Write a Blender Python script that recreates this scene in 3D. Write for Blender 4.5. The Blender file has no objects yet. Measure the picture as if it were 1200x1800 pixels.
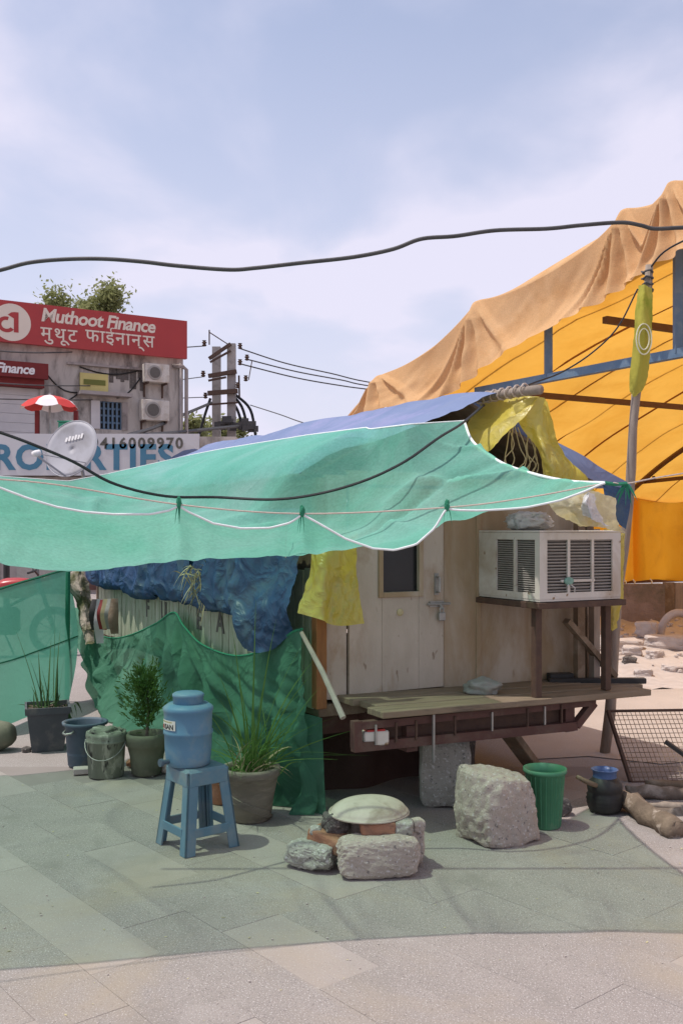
import bpy, bmesh, math, random
from mathutils import Vector, Matrix, noise
random.seed(7)
scene = bpy.context.scene
COL = scene.collection
R = math.radians

# ------------------------------------------------------------------ camera
FPX, HOR, EYE = 1714.0, 930.0, 1.6          # focal length in photo pixels, horizon row, eye height
cam = bpy.data.cameras.new('camera'); camo = bpy.data.objects.new('camera', cam); COL.objects.link(camo)
cam.sensor_fit = 'VERTICAL'; cam.sensor_height = 36; cam.sensor_width = 24
cam.lens = FPX / 1800 * 36
cam.shift_y = 30 / 1800
cam.clip_end = 3000
camo.location = (0, 0, EYE); camo.rotation_euler = (R(90), 0, 0)
scene.camera = camo

# ------------------------------------------------------------------ sky and sun
SUNV = Vector((-0.40, -0.06, 1.0)).normalized()        # towards the sun
world = bpy.data.worlds.new('World'); scene.world = world; world.use_nodes = True
nt = world.node_tree; nt.nodes.clear()
N = nt.nodes.new; L = nt.links.new
out = N('ShaderNodeOutputWorld')
sky = N('ShaderNodeTexSky'); sky.sky_type = 'NISHITA'; sky.sun_disc = False
sky.sun_elevation = math.asin(SUNV.z); sky.sun_rotation = math.atan2(SUNV.x, SUNV.y)
sky.air_density = 1.0; sky.dust_density = 2.2; sky.ozone_density = 2.0
bg = N('ShaderNodeBackground'); bg.inputs['Strength'].default_value = 0.15
L(sky.outputs[0], bg.inputs['Color'])
tc = N('ShaderNodeTexCoord'); sep = N('ShaderNodeSeparateXYZ'); L(tc.outputs['Generated'], sep.inputs[0])
addz = N('ShaderNodeMath'); addz.operation = 'ADD'; addz.inputs[1].default_value = 0.22; L(sep.outputs['Z'], addz.inputs[0])
mx = N('ShaderNodeMath'); mx.operation = 'MAXIMUM'; mx.inputs[1].default_value = 0.12; L(addz.outputs[0], mx.inputs[0])
dx = N('ShaderNodeMath'); dx.operation = 'DIVIDE'; L(sep.outputs['X'], dx.inputs[0]); L(mx.outputs[0], dx.inputs[1])
dy = N('ShaderNodeMath'); dy.operation = 'DIVIDE'; L(sep.outputs['Y'], dy.inputs[0]); L(mx.outputs[0], dy.inputs[1])
comb = N('ShaderNodeCombineXYZ'); L(dx.outputs[0], comb.inputs[0]); L(dy.outputs[0], comb.inputs[1])
mp = N('ShaderNodeMapping'); mp.inputs['Location'].default_value = (2.2, 1.15, 0); mp.inputs['Scale'].default_value = (1.0, 0.75, 1)
L(comb.outputs[0], mp.inputs[0])
n1 = N('ShaderNodeTexNoise'); n1.inputs['Scale'].default_value = 2.1; n1.inputs['Detail'].default_value = 7; n1.inputs['Roughness'].default_value = 0.48; n1.inputs['Distortion'].default_value = 0.25
L(mp.outputs[0], n1.inputs['Vector'])
cr = N('ShaderNodeValToRGB'); cr.color_ramp.interpolation = 'EASE'
cr.color_ramp.elements[0].position = 0.40; cr.color_ramp.elements[0].color = (0.0,)*3 + (1,)
cr.color_ramp.elements[1].position = 0.74; cr.color_ramp.elements[1].color = (1,)*3 + (1,)
L(n1.outputs['Fac'], cr.inputs[0])
# thin veil of haze cloud that thickens towards the horizon
hz = N('ShaderNodeMapRange'); hz.inputs['From Min'].default_value = 0.0; hz.inputs['From Max'].default_value = 0.55
hz.inputs['To Min'].default_value = 0.92; hz.inputs['To Max'].default_value = 0.20; L(sep.outputs['Z'], hz.inputs['Value'])
mxx = N('ShaderNodeMath'); mxx.operation = 'MULTIPLY_ADD'; mxx.inputs[1].default_value = 0.66; L(cr.outputs[0], mxx.inputs[0]); L(hz.outputs[0], mxx.inputs[2])
clampn = N('ShaderNodeClamp'); clampn.inputs['Max'].default_value = 0.93; L(mxx.outputs[0], clampn.inputs[0])
bgc = N('ShaderNodeBackground'); bgc.inputs['Color'].default_value = (0.71, 0.685, 0.82, 1); bgc.inputs['Strength'].default_value = 1.06
mixs = N('ShaderNodeMixShader'); L(clampn.outputs[0], mixs.inputs[0]); L(bg.outputs[0], mixs.inputs[1]); L(bgc.outputs[0], mixs.inputs[2])
L(mixs.outputs[0], out.inputs['Surface'])

sun = bpy.data.lights.new('sun', 'SUN'); suno = bpy.data.objects.new('sun', sun); COL.objects.link(suno)
sun.energy = 3.2; sun.angle = R(0.6); sun.color = (1.0, 0.95, 0.88)
suno.location = (-8, -2, 20); suno.rotation_euler = SUNV.to_track_quat('Z', 'Y').to_euler()

vs = scene.view_settings; vs.view_transform = 'Standard'; vs.look = 'None'; vs.exposure = 0.18; vs.gamma = 1.0; vs.use_curve_mapping = False
cy = scene.cycles; cy.max_bounces = 8; cy.transparent_max_bounces = 24; cy.diffuse_bounces = 4; cy.transmission_bounces = 6
cy.use_denoising = True; cy.sample_clamp_indirect = 6

# ------------------------------------------------------------------ placing helpers
def P(px, py, D): return Vector(((px - 600) / FPX * D, D, EYE - (py - HOR) / FPX * D))
def G(px, py):
    D = EYE * FPX / (py - HOR); return Vector(((px - 600) / FPX * D, D, 0))
def interp(tab, x):
    if x <= tab[0][0]: return tab[0][1:] if len(tab[0]) > 2 else tab[0][1]
    for a, b in zip(tab, tab[1:]):
        if x <= b[0]:
            t = (x - a[0]) / (b[0] - a[0])
            v = [p + (q - p) * t for p, q in zip(a[1:], b[1:])]
            return v if len(v) > 1 else v[0]
    return tab[-1][1:] if len(tab[-1]) > 2 else tab[-1][1]
def cr4(a, b, c, d, t):
    return 0.5 * ((2 * b) + (c - a) * t + (2 * a - 5 * b + 4 * c - d) * t * t + (3 * b - a - 3 * c + d) * t ** 3)
def crom(pts, n):
    pts = [Vector(p) for p in pts]; m = len(pts) - 1; res = []
    for k in range(n + 1):
        f = k / n * m; i = min(int(f), m - 1); t = f - i
        b, c = pts[i], pts[i + 1]
        a = pts[i - 1] if i > 0 else 2 * b - c
        d = pts[i + 2] if i + 2 <= m else 2 * c - b
        res.append(cr4(a, b, c, d, t))
    return res
def sheet(rows, nu, nv, amp=0.0, fs=3.0, seed=0.0, fine=0.0):
    """rows of control points -> smooth grid of points with cloth wrinkles"""
    rr = [crom(r, nu) for r in rows]
    cols = [crom([r[i] for r in rr], nv) for i in range(nu + 1)]
    g = [[cols[i][j] for i in range(nu + 1)] for j in range(nv + 1)]
    if amp or fine:
        h = [[None] * (nu + 1) for _ in range(nv + 1)]
        for j in range(nv + 1):
            for i in range(nu + 1):
                du = g[j][min(i + 1, nu)] - g[j][max(i - 1, 0)]; dv = g[min(j + 1, nv)][i] - g[max(j - 1, 0)][i]
                nn = du.cross(dv)
                if nn.length > 1e-9: nn.normalize()
                p = g[j][i]
                a = amp * noise.noise(Vector((p.x * fs + seed, p.y * fs, p.z * fs * 0.6 + seed)))
                a += fine * (1 - abs(noise.noise(Vector((p.x * fs * 3 + seed, p.y * fs * 3, p.z * fs * 2.2)))) * 2)
                h[j][i] = p + nn * a
        g = h
    return g

# ------------------------------------------------------------------ mesh builder
class MB:
    def __init__(s): s.bm = bmesh.new()
    def box(s, c, d, rz=0.0, bev=0.0, rot=None):
        M = Matrix.Translation(Vector(c)) @ ((rot.to_4x4() if rot is not None else Matrix.Rotation(rz, 4, 'Z'))) @ Matrix.Diagonal((d[0], d[1], d[2], 1))
        r = bmesh.ops.create_cube(s.bm, size=1.0, matrix=M)
        if bev > 0:
            ed = list({e for v in r['verts'] for e in v.link_edges})
            bmesh.ops.bevel(s.bm, geom=ed, offset=bev, segments=1, affect='EDGES', profile=0.5)
        return s
    def beam(s, a, b, w, h=None, bev=0.0, up=Vector((0, 0, 1))):
        a = Vector(a); b = Vector(b); h = h or w; d = b - a
        z = d.normalized(); x = z.cross(up)
        if x.length < 1e-3: x = z.cross(Vector((0, 1, 0)))
        x.normalize(); y = z.cross(x)
        rot = Matrix((x, y, z)).transposed()
        return s.box((a + b) / 2, (w, h, d.length), bev=bev, rot=rot)
    def tube(s, pts, r, n=6, caps=True):
        pts = [Vector(p) for p in pts]; m = len(pts)
        rs = r if isinstance(r, (list, tuple)) else [r] * m
        prev = None; rings = []
        for i, p in enumerate(pts):
            t = (pts[min(i + 1, m - 1)] - pts[max(i - 1, 0)])
            t = t.normalized() if t.length > 1e-9 else Vector((0, 0, 1))
            if prev is None:
                x = t.cross(Vector((0, 0, 1)))
                if x.length < 1e-2: x = t.cross(Vector((0, 1, 0)))
            else: x = prev - t * prev.dot(t)
            x.normalize(); prev = x; y = t.cross(x)
            rings.append([s.bm.verts.new(p + rs[i] * (math.cos(2 * math.pi * k / n) * x + math.sin(2 * math.pi * k / n) * y)) for k in range(n)])
        for a, b in zip(rings, rings[1:]):
            for k in range(n): s.bm.faces.new((a[k], a[(k + 1) % n], b[(k + 1) % n], b[k]))
        if caps and n > 2:
            s.bm.faces.new(rings[0][::-1]); s.bm.faces.new(rings[-1])
        return s
    def lathe(s, prof, n=28, c=(0, 0, 0), cap0=True, cap1=True, wob=0.0, seed=0, M=None):
        c = Vector(c); rings = []
        for r, z in prof:
            ring = []
            for k in range(n):
                a = 2 * math.pi * k / n
                rr = r * (1 + (wob * noise.noise(Vector((math.cos(a) * 1.3 + seed, math.sin(a) * 1.3, z * 6))) if wob else 0))
                p = Vector((rr * math.cos(a), rr * math.sin(a), z))
                ring.append(s.bm.verts.new(c + (M @ p if M is not None else p)))
            rings.append(ring)
        for a, b in zip(rings, rings[1:]):
            for k in range(n): s.bm.faces.new((a[k], a[(k + 1) % n], b[(k + 1) % n], b[k]))
        if cap0: s.bm.faces.new(rings[0][::-1])
        if cap1: s.bm.faces.new(rings[-1])
        return s
    def grid(s, g):
        V = [[s.bm.verts.new(p) for p in row] for row in g]
        for j in range(len(V) - 1):
            for i in range(len(V[0]) - 1):
                s.bm.faces.new((V[j][i], V[j][i + 1], V[j + 1][i + 1], V[j + 1][i]))
        return s
    def poly(s, pts):
        s.bm.faces.new([s.bm.verts.new(Vector(p)) for p in pts]); return s
    def blade(s, base, tip, w, bend=Vector((0, 0, -0.1)), n=5, wdir=None):
        base = Vector(base); tip = Vector(tip); prev = None
        d = tip - base; side = wdir or d.cross(Vector((random.uniform(-1, 1), random.uniform(-1, 1), 0.2)))
        side = side.normalized()
        for k in range(n + 1):
            t = k / n; p = base + d * t + bend * (t * t) - bend * 0.0
            ww = w * (1 - t ** 1.6) * (0.55 + 0.45 * min(1, t * 4)) + 0.0004
            a, b = s.bm.verts.new(p - side * ww), s.bm.verts.new(p + side * ww)
            if prev: s.bm.faces.new((prev[0], prev[1], b, a))
            prev = (a, b)
        return s
    def rock(s, c, d, k=5.0, n=8, amp=0.08, fs=2.0, seed=0.0, rot=None, fine=0.02):
        """rounded, chipped block: superellipsoid of half sizes d with noise"""
        c = Vector(c); d = Vector(d); cache = {}
        def vert(q):
            key = (round(q[0], 4), round(q[1], 4), round(q[2], 4))
            if key in cache: return cache[key]
            q = Vector(q); nn = (abs(q.x) ** k + abs(q.y) ** k + abs(q.z) ** k) ** (1 / k)
            p = q / nn
            f = 1 + amp * noise.noise(p * fs + Vector((seed, seed * 1.7, 3))) + fine * noise.noise(p * fs * 5 + Vector((seed, 1, 2)))
            v = Vector((p.x * d.x, p.y * d.y, p.z * d.z)) * f
            if rot is not None: v = rot @ v
            cache[key] = s.bm.verts.new(c + v); return cache[key]
        for ax in range(3):
            for sg in (-1, 1):
                for i in range(n):
                    for j in range(n):
                        qs = []
                        for (a, b) in ((i, j), (i + 1, j), (i + 1, j + 1), (i, j + 1)):
                            q = [0, 0, 0]; q[ax] = sg; q[(ax + 1) % 3] = -1 + 2 * a / n; q[(ax + 2) % 3] = -1 + 2 * b / n
                            qs.append(vert(q))
                        s.bm.faces.new(qs if sg > 0 else qs[::-1])
        return s
    def done(s, name, mat, parent=None, base=None, rz=0.0, smooth=False, world=False, sol=0.0):
        """base: verts are world coordinates, the origin goes to base; world: verts are world coords and are brought into the parent's frame"""
        if base is not None:
            bmesh.ops.transform(s.bm, matrix=Matrix.Rotation(-rz, 4, 'Z') @ Matrix.Translation(-Vector(base)), verts=s.bm.verts[:])
        if world and parent is not None:
            M = Matrix.Translation(parent.location) @ parent.rotation_euler.to_matrix().to_4x4()
            bmesh.ops.transform(s.bm, matrix=M.inverted(), verts=s.bm.verts[:])
        bmesh.ops.recalc_face_normals(s.bm, faces=s.bm.faces[:])
        me = bpy.data.meshes.new(name); s.bm.to_mesh(me); s.bm.free()
        if smooth:
            for p in me.polygons: p.use_smooth = True
        me.materials.append(mat)
        o = bpy.data.objects.new(name, me); COL.objects.link(o)
        if base is not None: o.location = base; o.rotation_euler = (0, 0, rz)
        if parent is not None: o.parent = parent
        if sol:
            m = o.modifiers.new('thickness', 'SOLIDIFY'); m.thickness = sol; m.offset = 0
        return o

def tag(o, label, cat=None, group=None, kind=None):
    if label: o['label'] = label
    if cat: o['category'] = cat
    if group: o['group'] = group
    if kind: o['kind'] = kind
    return o
def thing(name, label, cat, loc=(0, 0, 0), rz=0.0, group=None):
    o = bpy.data.objects.new(name, None); COL.objects.link(o)
    o.location = loc; o.rotation_euler = (0, 0, rz); o.empty_display_size = 0.1
    return tag(o, label, cat, group)
def copy_tree(o, parent=None):
    c = o.copy(); COL.objects.link(c)
    if parent is not None: c.parent = parent
    for ch in [x for x in bpy.data.objects if x.parent == o]: copy_tree(ch, c)
    return c
def text_mesh(body, size, extr=0.004, shear=0.0, bold=0.0, align='LEFT', space=1.0):
    cu = bpy.data.curves.new('t', 'FONT'); cu.body = body; cu.size = size; cu.extrude = extr
    cu.shear = shear; cu.offset = bold; cu.align_x = align; cu.space_character = space; cu.resolution_u = 3
    ob = bpy.data.objects.new('t', cu); COL.objects.link(ob)
    bpy.context.view_layer.update()
    me = bpy.data.meshes.new_from_object(ob.evaluated_get(bpy.context.evaluated_depsgraph_get()))
    bpy.data.objects.remove(ob); bpy.data.curves.remove(cu)
    return me
def lettering(name, body, size, mat, parent, M, **k):
    """M: matrix in the parent's frame taking text x/y/z to place"""
    me = text_mesh(body, size, **k); me.transform(M); me.materials.clear(); me.materials.append(mat)
    o = bpy.data.objects.new(name, me); COL.objects.link(o); o.parent = parent
    return o
def frameM(o, x, y):
    x = Vector(x).normalized(); y = Vector(y).normalized(); z = x.cross(y)
    m = Matrix((x, y, z)).transposed().to_4x4(); m.translation = Vector(o); return m

# ------------------------------------------------------------------ materials
def lin(r, g, b):
    f = lambda c: (c / 255 / 12.92) if c / 255 <= 0.04045 else ((c / 255 + 0.055) / 1.055) ** 2.4
    return (f(r), f(g), f(b))
def noise_node(nt, vec, scale, detail=4, rough=0.55, dist=0.0):
    n = nt.nodes.new('ShaderNodeTexNoise'); n.inputs['Scale'].default_value = scale; n.inputs['Detail'].default_value = detail
    n.inputs['Roughness'].default_value = rough; n.inputs['Distortion'].default_value = dist
    nt.links.new(vec, n.inputs['Vector']); return n.outputs['Fac']
def ramp(nt, fac, p0, p1, c0=(0, 0, 0), c1=(1, 1, 1)):
    r = nt.nodes.new('ShaderNodeValToRGB'); e = r.color_ramp.elements
    e[0].position = p0; e[0].color = tuple(c0) + (1,); e[1].position = p1; e[1].color = tuple(c1) + (1,)
    nt.links.new(fac, r.inputs[0]); return r.outputs[0]
def mixc(nt, fac, a, b):
    m = nt.nodes.new('ShaderNodeMix'); m.data_type = 'RGBA'
    if hasattr(fac, 'links') or not isinstance(fac, (int, float)): nt.links.new(fac, m.inputs[0])
    else: m.inputs[0].default_value = fac
    for s, v in ((m.inputs[6], a), (m.inputs[7], b)):
        if isinstance(v, tuple): s.default_value = tuple(v)[:3] + (1,)
        else: nt.links.new(v, s)
    return m.outputs[2]
def coords(nt, stretch=(1, 1, 1), rnd=False):
    tc = nt.nodes.new('ShaderNodeTexCoord'); v = tc.outputs['Object']
    mp = nt.nodes.new('ShaderNodeMapping'); mp.inputs['Scale'].default_value = stretch; nt.links.new(v, mp.inputs[0])
    if rnd:
        oi = nt.nodes.new('ShaderNodeObjectInfo'); mu = nt.nodes.new('ShaderNodeMath'); mu.operation = 'MULTIPLY'; mu.inputs[1].default_value = 37.0
        nt.links.new(oi.outputs['Random'], mu.inputs[0]); nt.links.new(mu.outputs[0], mp.inputs['Location'])
    return mp.outputs[0]
def mat(name, c1, c2=None, scale=6, rough=0.8, metal=0.0, bump=0.15, bscale=60, stretch=(1, 1, 1), dirt=None, dscale=3, dlo=0.5, dhi=0.7, speck=None, wdirt=(), rnd=False, detail=5, spec=0.3, bdist=0.01):
    m = bpy.data.materials.new(name); m.use_nodes = True; nt = m.node_tree
    b = nt.nodes['Principled BSDF']; b.inputs['Roughness'].default_value = rough; b.inputs['Metallic'].default_value = metal
    b.inputs['Specular IOR Level'].default_value = spec
    v = coords(nt, stretch, rnd)
    c2 = c2 or tuple(x * 0.8 for x in c1)
    col = ramp(nt, noise_node(nt, v, scale, detail), 0.32, 0.68, c1, c2)
    if dirt: col = mixc(nt, ramp(nt, noise_node(nt, v, dscale, 6, 0.65, 0.4), dlo, dhi), col, dirt)
    if speck:
        for (sc, lo, hi, cc) in speck: col = mixc(nt, ramp(nt, noise_node(nt, v, sc, 2, 0.5), lo, hi), col, cc)
    if wdirt:
        ge = nt.nodes.new('ShaderNodeNewGeometry')
        for (cc, sc, lo, hi, am) in wdirt:
            f = ramp(nt, noise_node(nt, ge.outputs['Position'], sc, 7, 0.62, 0.6), lo, hi, (0, 0, 0), (am,) * 3); col = mixc(nt, f, col, cc)
    nt.links.new(col, b.inputs['Base Color'])
    if bump:
        bn = nt.nodes.new('ShaderNodeBump'); bn.inputs['Strength'].default_value = bump; bn.inputs['Distance'].default_value = bdist
        nt.links.new(noise_node(nt, v, bscale, 6, 0.6), bn.inputs['Height']); nt.links.new(bn.outputs[0], b.inputs['Normal'])
    return m
def cloth(name, c1, c2, trans=0.4, holes=0.0, tint=(1, 1, 1), scale=3, rough=0.7, gloss=0.0, edge=0.0, bump=0.3, bscale=14, dirt=None, weave=None, stretch=(1, 1, 1), dlo=.5, dhi=.75, ridged=False, grain=False):
    """thin sheet: diffuse + translucent, optionally perforated (net). A net looks denser at a slant, as real netting does."""
    m = bpy.data.materials.new(name); m.use_nodes = True; nt = m.node_tree; nt.nodes.clear()
    o = nt.nodes.new('ShaderNodeOutputMaterial'); v = coords(nt, stretch)
    col = ramp(nt, noise_node(nt, v, scale, 5), 0.3, 0.7, c1, c2)
    if dirt: col = mixc(nt, ramp(nt, noise_node(nt, v, scale * 0.8, 6, 0.65, 0.5), dlo, dhi), col, dirt)
    if grain:
        dk = mixc(nt, 1.0, col, col); mm = nt.nodes.new('ShaderNodeMix'); mm.data_type = 'RGBA'; mm.blend_type = 'MULTIPLY'; mm.inputs[0].default_value = 1.0
        nt.links.new(col, mm.inputs[6]); nt.links.new(ramp(nt, noise_node(nt, v, 70, 3, .6), .3, .7, (.86,) * 3, (1.08,) * 3), mm.inputs[7]); col = mm.outputs[2]
    d = nt.nodes.new('ShaderNodeBsdfDiffuse'); t = nt.nodes.new('ShaderNodeBsdfTranslucent')
    nt.links.new(col, d.inputs[0]); nt.links.new(col, t.inputs[0])
    bn = nt.nodes.new('ShaderNodeBump'); bn.inputs['Strength'].default_value = bump; bn.inputs['Distance'].default_value = 0.02
    hgt = noise_node(nt, v, bscale, 6, 0.6, 0.6)
    if ridged:
        nn = hgt.node; nn.noise_type = 'RIDGED_MULTIFRACTAL'; nn.normalize = True; nn.inputs['Detail'].default_value = 4; nn.inputs['Roughness'].default_value = 0.45; nn.inputs['Offset'].default_value = 1.0; nn.inputs['Gain'].default_value = 1.6
    nt.links.new(hgt, bn.inputs['Height'])
    nt.links.new(bn.outputs[0], d.inputs['Normal']); nt.links.new(bn.outputs[0], t.inputs['Normal'])
    mx = nt.nodes.new('ShaderNodeMixShader'); mx.inputs[0].default_value = trans
    nt.links.new(d.outputs[0], mx.inputs[1]); nt.links.new(t.outputs[0], mx.inputs[2]); sh = mx.outputs[0]
    if gloss:
        g = nt.nodes.new('ShaderNodeBsdfGlossy'); g.inputs['Roughness'].default_value = rough; g.inputs['Color'].default_value = (0.8, 0.8, 0.8, 1)
        nt.links.new(bn.outputs[0], g.inputs['Normal'])
        m2 = nt.nodes.new('ShaderNodeMixShader'); m2.inputs[0].default_value = gloss
        nt.links.new(sh, m2.inputs[1]); nt.links.new(g.outputs[0], m2.inputs[2]); sh = m2.outputs[0]
    if holes:
        tr = nt.nodes.new('ShaderNodeBsdfTransparent'); tr.inputs[0].default_value = tuple(tint) + (1,)
        lw = nt.nodes.new('ShaderNodeLayerWeight'); lw.inputs['Blend'].default_value = 0.5
        mr = nt.nodes.new('ShaderNodeMapRange'); mr.inputs['From Min'].default_value = 0; mr.inputs['From Max'].default_value = 1
        mr.inputs['To Min'].default_value = holes; mr.inputs['To Max'].default_value = edge
        nt.links.new(lw.outputs['Facing'], mr.inputs['Value'])
        m3 = nt.nodes.new('ShaderNodeMixShader'); nt.links.new(mr.outputs[0], m3.inputs[0])
        nt.links.new(sh, m3.inputs[1]); nt.links.new(tr.outputs[0], m3.inputs[2]); sh = m3.outputs[0]
    nt.links.new(sh, o.inputs['Surface'])
    return m

CONC = dict(bump=0.35, bscale=160)
mt = {}
mt['ground'] = mat('ground_concrete', (0.325, 0.28, 0.265), (0.285, 0.245, 0.232), scale=1.1, rough=0.92, bump=0.5, bscale=170, bdist=0.006,
    dirt=(0.26, 0.22, 0.205), dscale=0.9, dlo=0.52, dhi=0.75, speck=[(210, .60, .66, (0.62, 0.57, 0.56)), (170, .63, .69, (0.20, 0.17, 0.17))])
mt['slab_rough'] = mat('paving_rough', (0.31, 0.268, 0.25), (0.275, 0.238, 0.222), scale=2.0, rough=0.92, bump=0.55, bscale=180, bdist=0.006,
    wdirt=[((0.35, 0.28, 0.21), 0.9, .50, .66, .6), ((0.19, 0.17, 0.15), 1.3, .56, .70, .55), ((0.38, 0.335, 0.315), 3.1, .56, .72, .5)], speck=[(170, .585, .66, (0.50, 0.45, 0.435)), (130, .60, .68, (0.20, 0.17, 0.165))])
mt['slab_smooth'] = mat('paving_smooth', (0.35, 0.30, 0.28), (0.315, 0.267, 0.245), scale=2.2, rough=0.85, bump=0.25, bscale=150, bdist=0.004,
    wdirt=[((0.365, 0.29, 0.22), 0.9, .50, .66, .6), ((0.22, 0.195, 0.17), 1.3, .56, .70, .5), ((0.38, 0.335, 0.315), 3.1, .56, .72, .4)], speck=[(170, .62, .69, (0.48, 0.44, 0.415)), (130, .65, .71, (0.23, 0.2, 0.19))])
mt['joint'] = mat('paving_bed', (0.285, 0.242, 0.228), (0.26, 0.22, 0.205), rough=0.95, bump=0.4, bscale=200)
mt['earth'] = mat('dry_earth', (0.47, 0.39, 0.34), (0.40, 0.33, 0.285), scale=1.5, rough=0.95, bump=0.5, bscale=90, speck=[(130, .62, .7, (0.56, 0.5, 0.46))])
mt['canopy'] = cloth('green_shade_net', (0.175, 0.50, 0.38), (0.25, 0.59, 0.475), trans=0.44, holes=0.70, tint=(0.70, 0.97, 0.78), grain=True, scale=1.6, edge=0.0, bump=0.35, bscale=3.2, ridged=True, dirt=(0.33, 0.60, 0.52), dlo=.46, dhi=.74)
mt['net'] = cloth('green_net_screen', (0.13, 0.42, 0.29), (0.16, 0.47, 0.34), trans=0.45, holes=0.20, tint=(0.6, 0.92, 0.76), scale=2, edge=0.05, bump=0.4, bscale=9)
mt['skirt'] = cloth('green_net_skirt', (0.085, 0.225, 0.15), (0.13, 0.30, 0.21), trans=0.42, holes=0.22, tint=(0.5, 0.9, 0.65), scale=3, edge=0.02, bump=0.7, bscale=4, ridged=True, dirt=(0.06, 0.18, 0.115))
mt['blue'] = cloth('blue_tarpaulin', (0.165, 0.215, 0.37), (0.21, 0.26, 0.42), trans=0.15, scale=2, gloss=0.06, rough=0.45, bump=0.7, bscale=2.6, ridged=True, dirt=(0.30, 0.30, 0.50))
mt['blue_dark'] = cloth('navy_tarpaulin', (0.024, 0.06, 0.14), (0.04, 0.10, 0.20), trans=0.12, scale=4, gloss=0.045, rough=0.45, bump=0.65, bscale=5.5, ridged=True, dirt=(0.075, 0.125, 0.15))
mt['yellow'] = cloth('yellow_plastic_sheet', (0.60, 0.50, 0.07), (0.70, 0.58, 0.11), trans=0.45, scale=4, gloss=0.06, rough=0.4, bump=0.7, bscale=5, ridged=True, dirt=(0.52, 0.45, 0.18))
mt['cream'] = cloth('cream_plastic_sheet', (0.68, 0.60, 0.33), (0.74, 0.68, 0.48), trans=0.35, scale=5, gloss=0.08, rough=0.35, bump=0.6, bscale=16, dirt=(0.70, 0.55, 0.12))
mt['white_plastic'] = cloth('white_plastic', (0.74, 0.72, 0.70), (0.66, 0.65, 0.66), trans=0.3, scale=8, gloss=0.1, rough=0.3, bump=0.8, bscale=22)
mt['tent'] = cloth('orange_tent_cloth', (0.73, 0.37, 0.055), (0.80, 0.43, 0.075), trans=0.60, scale=1.2, bump=0.5, bscale=1.2, ridged=True, dirt=(0.66, 0.31, 0.04))
mt['curtain'] = cloth('orange_curtain_cloth', (0.88, 0.40, 0.025), (0.92, 0.45, 0.04), trans=0.45, scale=1.6, bump=0.35, bscale=6, dirt=(0.74, 0.33, 0.03))
mt['drape'] = cloth('faded_orange_canvas', (0.66, 0.40, 0.20), (0.72, 0.47, 0.26), trans=0.25, grain=True, scale=1.4, bump=0.3, bscale=6, dirt=(0.58, 0.33, 0.15))
mt['hem'] = mat('white_hem', (0.78, 0.80, 0.78), (0.68, 0.72, 0.70), scale=20, bump=0.2)
mt['rope'] = mat('pale_rope', (0.58, 0.47, 0.40), (0.48, 0.40, 0.34), scale=60, bump=0.5, bscale=300)
mt['green_knot'] = mat('green_net_knot', (0.02, 0.17, 0.09), (0.03, 0.22, 0.12), scale=40)
mt['cable'] = mat('black_cable', (0.022, 0.022, 0.024), (0.035, 0.034, 0.034), scale=12, rough=0.55, bump=0.1)
mt['cable_grey'] = mat('weathered_hazed_cable', (0.060, 0.056, 0.056), (0.085, 0.08, 0.078), scale=12, rough=0.6, bump=0.15)  # weathered grey, lightened further so distance haze sits in the far wires' colour
mt['ply'] = mat('weathered_plywood', (0.34, 0.25, 0.155), (0.295, 0.21, 0.125), scale=5, stretch=(2.2, 2.2, 0.7), rough=0.8, bump=0.3, bscale=50, dirt=(0.455, 0.39, 0.315), dscale=1.1, dlo=0.45, dhi=0.66, speck=[(9, .66, .78, (0.27, 0.20, 0.13))])
mt['door'] = mat('peeling_door_paint', (0.485, 0.415, 0.345), (0.41, 0.345, 0.28), scale=4, stretch=(2, 2, 0.8), rough=0.8, bump=0.35, bscale=55, dirt=(0.33, 0.245, 0.17), dscale=1.9, dlo=0.50, dhi=0.64, speck=[(14, .68, .76, (0.25, 0.19, 0.14))])
mt['wood'] = mat('old_wood', (0.22, 0.155, 0.10), (0.15, 0.105, 0.07), scale=7, stretch=(1, 1, 1), rough=0.8, bump=0.4, bscale=60, dirt=(0.30, 0.24, 0.18), dscale=5)
mt['deckwood'] = mat('deck_boards', (0.20, 0.15, 0.10), (0.27, 0.205, 0.145), scale=5, stretch=(0.6, 6, 3), rough=0.75, bump=0.45, bscale=50, dirt=(0.13, 0.10, 0.075), dscale=4)
mt['post_orange'] = mat('orange_wood', (0.29, 0.135, 0.05), (0.22, 0.10, 0.04), scale=8, stretch=(5, 5, 1), bump=0.3)
mt['plank'] = mat('pale_green_planks', (0.37, 0.40, 0.29), (0.29, 0.32, 0.22), scale=6, stretch=(4, 4, 0.8), rough=0.85, bump=0.35, bscale=60, dirt=(0.47, 0.47, 0.38), dscale=4, dlo=.48, dhi=.7, rnd=True, speck=[(12, .66, .74, (0.16, 0.14, 0.09))])
mt['letter'] = mat('faded_dark_paint', (0.085, 0.08, 0.07), (0.14, 0.13, 0.11), scale=25, bump=0.1)
mt['redsteel'] = mat('red_oxide_steel', (0.11, 0.052, 0.042), (0.085, 0.042, 0.035), scale=9, rough=0.7, bump=0.25, dirt=(0.13, 0.085, 0.065), dscale=6)
mt['rust'] = mat('rusty_iron', (0.075, 0.045, 0.035), (0.11, 0.065, 0.045), scale=14, rough=0.75, bump=0.3)
mt['darkmetal'] = mat('black_iron', (0.022, 0.021, 0.021), (0.04, 0.037, 0.035), scale=10, rough=0.55, bump=0.15)
mt['steel'] = mat('dull_steel', (0.40, 0.39, 0.37), (0.30, 0.29, 0.27), scale=15, rough=0.45, metal=0.6, bump=0.1)
mt['dark'] = mat('dark_glass', (0.012, 0.014, 0.014), (0.02, 0.02, 0.02), scale=4, rough=0.25, bump=0.0, spec=0.4)
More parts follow.
